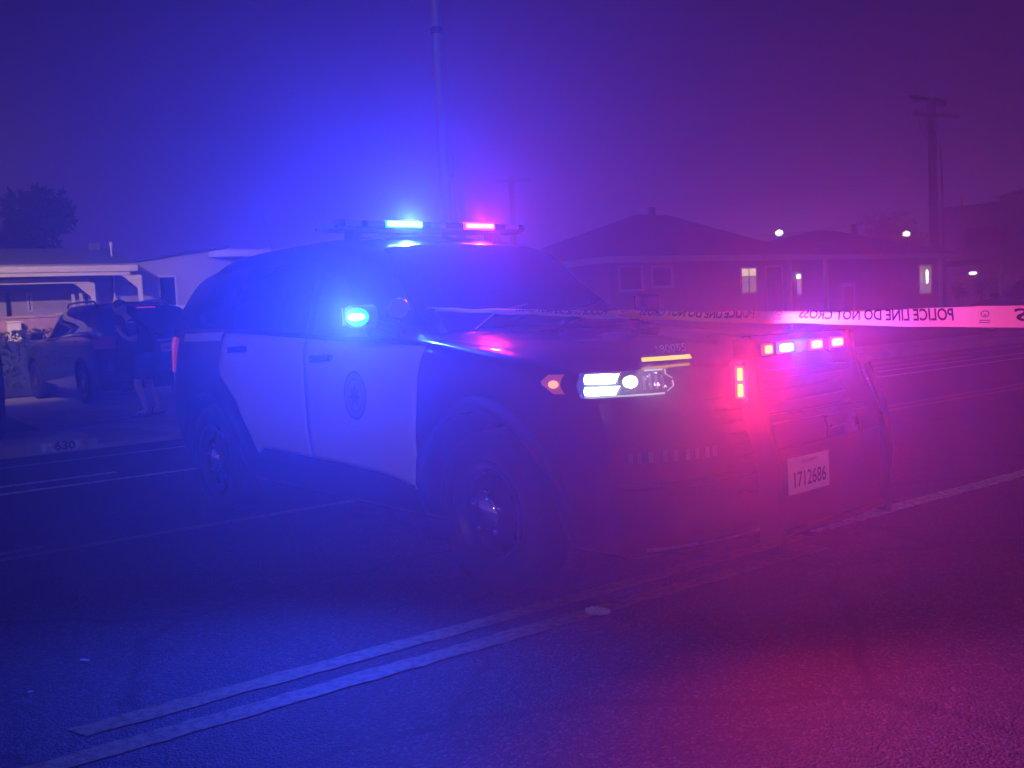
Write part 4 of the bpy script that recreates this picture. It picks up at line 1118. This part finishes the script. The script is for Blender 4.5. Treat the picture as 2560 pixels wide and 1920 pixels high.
MB().lathe([(.16, zA+.72), (.16, zA+.95), (.0001, zA+1.0)], 10, 'z', (L4*.18, 1.5, 0)).build('vent_cap', M_DARKM, h4)

# ================================================================== POLES
PQ = 12.3
ps = at(1102, 280, PQ)[0]
st = road_thing('street_light_pole', 'tall pale steel street light pole behind the police car', 'street light', ps, PQ, .13)
MB().tube([(0,0,0), (0,0,3), (0,0,6), (0,0,9.2)], [.085, .078, .066, .052], 14).build('pole', M_GALV, st, smooth=True)
MB().lathe([(.15, 0), (.15, .12), (.10, .3), (.088, .32)], 14, 'z').build('base', M_GALV, st)
MB().lathe([(.072, 5.28), (.085, 5.30), (.085, 5.36), (.070, 5.38)], 14, 'z').build('band', M_DARKM, st)
MB().tube([(0,0,9.0), (-.1,.3,9.45), (-.2,.6,9.6)], .035, 8).build('arm', M_GALV, st)
MB().obox((-.25, .78, 9.58), (1,.35,0), (-.35,1,-.5), (0,.5,1), .14, .30, .05).build('lamp_head', M_GALV, st, bevel=.02)
MB().obox((-.28, .82, 9.52), (1,.35,0), (-.35,1,-.5), (0,.5,1), .11, .25, .006).build('lamp_lens', glow('street_lamp_lens', (1, .86, .7), 8), st)
lamp('street_lamp_light', 'SPOT', (-.35, .95, 9.42), 500, (1, .70, .55), st, .12, (-.50, 1, -.50), 80)
za = at(1142, 392, PQ-.1); zb = at(1150, 600, PQ-.1)
sg = road_thing('street_sign', 'pale tall sign panel fixed beside the steel street light pole', 'sign', ps, PQ, 0, rz=0)
sw = at(1158, 450, PQ-.1)[0] - ps
sgp = MB().box(.095, sw, -.11, -.098, zb[2], za[2]).build('panel', M_GALV, sg)
MB().box(.02, sw-.03, -.097, -.080, za[2]-.30, za[2]-.26).build('bracket', M_GALV, sg)
# wooden utility pole
UQ = 33
ub_ = at(2335, 600, UQ); ut = at(2318, 240, UQ)
u = road_thing('utility_pole', 'dark wooden utility pole with two crossarms behind the right house', 'utility pole', ub_[0], UQ, .10)
HT = ut[2] - .1
MB().tube([(0,0,0), (0,0,HT*.5), (0,0,HT)], [.30, .26, .21], 12).build('pole', M_WOODP, u, smooth=True)
zc1 = at(2330, 288, UQ)[2]-.1; zc0 = at(2325, 247, UQ)[2]-.1
MB().bar((-2.2, -.22, zc1-.1), (2.6, -.22, zc1+.05), .14, .22).build('crossarm', M_WOODP, u)
MB().bar((-2.0, .22, zc0-.0), (2.0, .22, zc0-.0), .14, .2).build('crossarm', M_WOODP, u)
for x in (-2.05, -1.75, -1.35, -.6, .9, 1.7, 2.4):
    MB().lathe([(.03, 0), (.06, .08), (.06, .18), (.02, .22)], 8, 'z', (x, -.22, zc1 + .03*x + .06)).build('insulator', M_DARKM, u)
for x, r_ in ((-1.1, .28), (.8, .22), (1.25, .22), (1.7, .24)):
    MB().lathe([(.0001, zc0-.28), (r_*.6, zc0-.25), (r_*.6, zc0+.2), (.0001, zc0+.28)], 10, 'z', (x, .30, 0)).build('transformer', M_DARKM, u)
MB().box(-.28, -.08, -.2, -.14, zc0-.05, zc0+.3).build('white_tag', M_TRIM, u)
for s0 in (-1, 1):
    MB().bar((0, -.2, zc1-.9), (s0*1.1, -.22, zc1-.05), .04, .05).build('brace', M_DARKM, u)
for x in (-1.9, -1.1):
    MB().tube([(x, -.22, zc1-.15), (x*.75, -.2, zc1-1.0), (x*.3, -.2, zc1-1.5), (0, -.2, zc1-1.65)], .035, 6).build('cable_loop', M_DARKM, u)
MB().tube([(.1, -.2, zc1-1.6), (.5, -.2, zc1-2.0), (.62, -.2, zc1-3.0), (.70, -.2, zc1-6.0), (.72, -.2, .5)], .06, 6).build('conduit', M_DARKM, u)
def wire(a, b, sag, label, r=.02):
    a, b = Vector(a), Vector(b); pts = []
    for i in range(15):
        t = i/14; p = a.lerp(b, t); p.z -= sag*4*t*(1-t); pts.append(p)
    tag(MB().tube(pts, r, 5).build('overhead_wire', M_DARKM), label, 'wire')
wire(rw(ub_[0], UQ-.3, at(2300, 512, UQ)[2]), rw(*at(1900, 590, 30)), .3, 'lower sagging dark cable running left from the utility pole', .022)
wire(rw(ub_[0], UQ-.3, at(2325, 428, UQ)[2]), rw(*at(1700, 500, 45)), .4, 'upper thin cable running left from the utility pole', .018)
MB_ = MB()
cx_ = at(2302, 512, UQ-.5); c2 = at(2262, 522, UQ-.5)
# far pole
FQ = 44
fp = at(1283, 560, FQ); fz = at(1280, 452, FQ)[2]
fpole = road_thing('distant_utility_pole', 'faint distant utility pole with one crossarm over the car roof', 'utility pole', fp[0], FQ, 0)
MB().tube([(0,0,0), (0,0,fz+.2)], [.2, .14], 8).build('pole', M_WOODP, fpole)
MB().bar((-1.1, -.2, fz-.1), (1.1, -.2, fz+.05), .12, .18).build('crossarm', M_WOODP, fpole)

# ================================================================== PERSON
def skin_mesh(verts, edges, radii, root=0, sub=1):
    me = bpy.data.meshes.new('sk'); me.from_pydata(verts, edges, [])
    o = bpy.data.objects.new('sk', me); COL.objects.link(o)
    m1 = o.modifiers.new('skin', 'SKIN'); m1.branch_smoothing = .4
    for i, r_ in enumerate(radii): me.skin_vertices[0].data[i].radius = r_ if isinstance(r_, tuple) else (r_, r_); me.skin_vertices[0].data[i].use_root = (i == root)
    m2 = o.modifiers.new('sub', 'SUBSURF'); m2.levels = sub; m2.render_levels = sub
    dg = bpy.context.evaluated_depsgraph_get(); dg.update()
    res = bpy.data.meshes.new_from_object(o.evaluated_get(dg))
    bpy.data.objects.remove(o)
    return res
def chain_build(chains, root=0):
    V, E, RR = [], [], []; idx = {}
    for ch in chains:
        prev = None
        for (k, p, r_) in ch:
            if k in idx: i = idx[k]
            else: i = len(V); idx[k] = i; V.append(p); RR.append(r_)
            if prev is not None and prev != i: E.append((prev, i))
            prev = i
    return V, E, RR
person_loc = rw(*at(376, 1047, 14.55))
pz = .064
ph = thing('person', 'man in dark T-shirt and shorts walking past the black SUV with head bowed', 'person', (person_loc.x, person_loc.y, pz), math.pi + R(12))
PELV = ('pel', (0,0,.90), (.13,.105)); SP = ('sp', (.02,0,1.10), (.125,.10)); CH = ('ch', (.13,0,1.30), (.135,.105)); NK = ('nk', (.21,0,1.44), .060); HB = ('hb', (.25,0,1.50), .058)
chains = [[PELV, SP, CH, NK, HB]]
arms = {}
def limb(sx, key, sh, el, wr, hd):
    chains.append([CH, (key+'s', sh, .062), (key+'e', el, .050), (key+'w', wr, .034), (key+'h', hd, .034)])
    hv = (Vector(hd) - Vector(wr)).normalized(); sd = hv.cross(Vector((0,0,1))).normalized()
    if sd.length < .1: sd = Vector((0,1,0))
    cu = sd.cross(hv)
    for k, (off, ln) in enumerate(((-.030, .060), (-.010, .072), (.010, .068), (.028, .052))):
        b0 = Vector(hd) + sd*off + hv*.03; b1 = b0 + hv*ln*.6; b2_ = b1 + hv*ln*.35 - cu*.022
        chains.append([(key+'h', hd, .034), (key+f'f{k}a', tuple(b0), .011), (key+f'f{k}b', tuple(b1), .010), (key+f'f{k}c', tuple(b2_), .008)])
    t0 = Vector(wr).lerp(Vector(hd), .55) + sd*(-.035)
    chains.append([(key+'h', hd, .034), (key+'ta', tuple(t0 - sd*.012 + hv*.02), .012), (key+'tb', tuple(t0 - sd*.03 + hv*.055), .009)])
limb(1, 'l', (.13, .19, 1.35), (.08, .25, 1.10), (.27, .15, 1.20), (.30, .12, 1.27))
limb(-1, 'r', (.12, -.19, 1.35), (-.02, -.25, 1.09), (.05, -.27, .86), (.08, -.27, .78))
def leg(key, y, hip_, kn, an, toe):
    chains.append([PELV, (key+'hp', hip_, .095), (key+'kn', kn, .064), (key+'cf', tuple(Vector(kn).lerp(Vector(an), .35) + Vector((-.02,0,0))), .066), (key+'an', an, .042), (key+'to', toe, .034)])
leg('L', .1, (.0, .095, .84), (.13, .10, .47), (.02, .10, .085), (.17, .11, .045))
leg('R', -.1, (.0, -.095, .84), (.00, -.10, .46), (-.12, -.10, .095), (.02, -.11, .05))
V, E, RR = chain_build(chains)
bmesh_body = skin_mesh(V, E, RR)
# head: ellipsoid with jaw, nose and ears
hm = MB(); hc = Vector((.30, 0, 1.585)); tilt = Matrix.Rotation(R(32), 3, 'Y')
nlat, nlon = 20, 28; rows = []
for i in range(nlat+1):
    ph_ = math.pi*i/nlat; row = []
    for j in range(nlon+1):
        th_ = 2*math.pi*j/nlon
        x, y, z = math.sin(ph_)*math.cos(th_), math.sin(ph_)*math.sin(th_), math.cos(ph_)
        p = Vector((x*.098, y*.076, z*.118))
        if z < -.1: p.y *= 1 - .30*(-z); p.x *= 1 - .12*(-z)
        if z < 0 and x > 0: p.x += .012*(-z)
        nose = math.exp(-((th_ if th_ < math.pi else th_-2*math.pi)/.16)**2) * math.exp(-((z+.18)/.16)**2)
        p.x += .026*nose
        brow = math.exp(-((z-.16)/.10)**2) * max(0, x)**3; p.x += .005*brow
        eye = math.exp(-((abs(th_ if th_ < math.pi else th_-2*math.pi)-.38)/.17)**2) * math.exp(-((z-.0)/.10)**2); p.x -= .008*eye
        lips = math.exp(-((z+.52)/.07)**2) * max(0, x)**4; p.x += .006*lips
        ear = math.exp(-((abs(y)-1)/.10)**2) * math.exp(-((z+.05)/.22)**2) * math.exp(-((x+.05)/.18)**2)
        p.y += math.copysign(.020*ear, y)
        row.append(tilt @ p + hc)
    rows.append(row)
hm.grid(rows)
hobj = hm.build('hd', None)
bm = bmesh.new(); bm.from_mesh(bmesh_body); bm.from_mesh(hobj.data); me = bpy.data.meshes.new('body'); bm.to_mesh(me); bm.free()
bpy.data.objects.remove(hobj)
ob = bpy.data.objects.new('body', me); COL.objects.link(ob)
rm = ob.modifiers.new('rm', 'REMESH'); rm.mode = 'VOXEL'; rm.voxel_size = .0085; rm.use_smooth_shade = True
dg = bpy.context.evaluated_depsgraph_get(); dg.update(); me2 = bpy.data.meshes.new_from_object(ob.evaluated_get(dg)); ob.modifiers.clear(); ob.data = me2
me2.materials.clear(); me2.materials.append(M_SKIN); ob.parent = ph
for p in me2.polygons: p.use_smooth = True
def garment(name, chs, m):
    V, E, RR = chain_build(chs); me = skin_mesh(V, E, RR); me.materials.clear(); me.materials.append(m)
    for p in me.polygons: p.use_smooth = True
    o = bpy.data.objects.new(name, me); COL.objects.link(o); o.parent = ph; return o
CHs = ('ch', (.12,0,1.30), (.20,.165))
garment('t_shirt', [[('pel', (.0,0,.84), (.215,.195)), ('sp', (.015,0,1.06), (.205,.18)), CHs, ('nk', (.185,0,1.405), .085)],
                    [CHs, ('ls', (.13,.19,1.35), .105), ('le', (.11,.235,1.15), .092)], [CHs, ('rs', (.12,-.19,1.35), .105), ('re', (.02,-.235,1.15), .092)]], M_CLOTH)
garment('shorts', [[('p0', (.0,0,1.02), (.19,.175)), ('pel', (0,0,.84), (.195,.175))], [('pel', (0,0,.84), (.195,.175)), ('l1', (.05,.10,.72), .135), ('l2', (.12,.10,.49), .120)],
                   [('pel', (0,0,.84), (.195,.175)), ('r1', (-.005,-.10,.72), .135), ('r2', (.0,-.10,.49), .120)]], M_CLOTH2)
hr = MB(); rows2 = []
for i in range(8):
    ph_ = math.pi*.46*i/7; rows2.append([tilt @ Vector((math.sin(ph_)*math.cos(2*math.pi*j/20)*.103 - .016, math.sin(ph_)*math.sin(2*math.pi*j/20)*.084, math.cos(ph_)*.122)) + hc for j in range(21)])
hr.grid(rows2).build('hair', M_HAIR, ph, smooth=True)
for y in (-.034, .034):
    hr = MB(); hr.lathe([(.0001, -.011), (.009, -.005), (.009, .005), (.0001, .011)], 8, 'z')
    e = tilt @ Vector((.083, y, .0)) + hc
    for i, v in enumerate(hr.v): hr.v[i] = tuple(Vector(v) + e)
    hr.build('eye', M_BLACKINK, ph)
for (ax_, ay_, az_), (tx, ty, tz) in (((.02,.10,.085), (.17,.11,.045)), ((-.12,-.10,.095), (.02,-.11,.05))):
    sh = MB(); sh.obox(((ax_+tx)/2, (ay_+ty)/2, (tz + az_)/2 - .055), (tx-ax_, ty-ay_, tz-az_+.03), (0,1,0), (0,0,1), .145, .052, .013)
    so = sh.build('sandal', M_SHOE, ph, bevel=.008)
    MB().tube([(lerp(ax_,tx,.75), ay_-.055, tz-.02), (lerp(ax_,tx,.6), ay_, tz+.055), (lerp(ax_,tx,.75), ay_+.055, tz-.02)], .014, 6).build('strap', M_SHOE, so)

# ================================================================== LITTER
def crumple(name, label, s, q, l, w, h):
    t = MB(); n = 9; rows = []
    for i in range(n):
        x = l*(i/(n-1)-.5); row = []
        for k in range(11):
            a_ = 2*math.pi*k/10; rr = 1 + random.uniform(-.2, .2)
            if k == 10: row.append(row[0]); continue
            tap = .35 + .65*math.sin(math.pi*min(1, .12+ .88*i/(n-1)))
            row.append(Vector((x, w*math.cos(a_)*rr*tap, max(.003, h*(1+math.sin(a_)*rr*tap)))))
        rows.append(row)
    o = t.grid(rows).build(name, M_PAPER, None); o.location = rw(s, q, .006); o.rotation_euler = (0, 0, TH + R(-55))
    tag(o, label, 'litter')
p_ = (2.53, 3.07)
crumple('crumpled_cup', 'crumpled pale paper cup lying on the road below the front wheel', p_[0], p_[1], .105, .022, .020)
crumple('paper_scrap', 'tiny pale scrap on the dark road at the lower left', .71, 4.06, .045, .010, .003)
crumple('paper_scrap', 'tiny pale scrap near the left end of the double yellow line', .48, 3.84, .022, .007, .002)

# ================================================================== VEIL HAZE
hz = MB().box(-40, 70, -8, 72, -1.0, 15.0).build('veil_haze', None)  # air volume added to give the lens veil around the lamps
tag(hz, kind='stuff')
hmx = bpy.data.materials.new('veil_haze_air'); hmx.use_nodes = True
nt = hmx.node_tree; nt.nodes.clear()
out = nt.nodes.new('ShaderNodeOutputMaterial'); pvn = nt.nodes.new('ShaderNodeVolumePrincipled')
pvn.inputs['Color'].default_value = (.92, .80, 1.0, 1); pvn.inputs['Density'].default_value = HAZE_DENSITY; pvn.inputs['Anisotropy'].default_value = HAZE_G
nt.links.new(pvn.outputs[0], out.inputs['Volume'])
hz.data.materials.append(hmx)
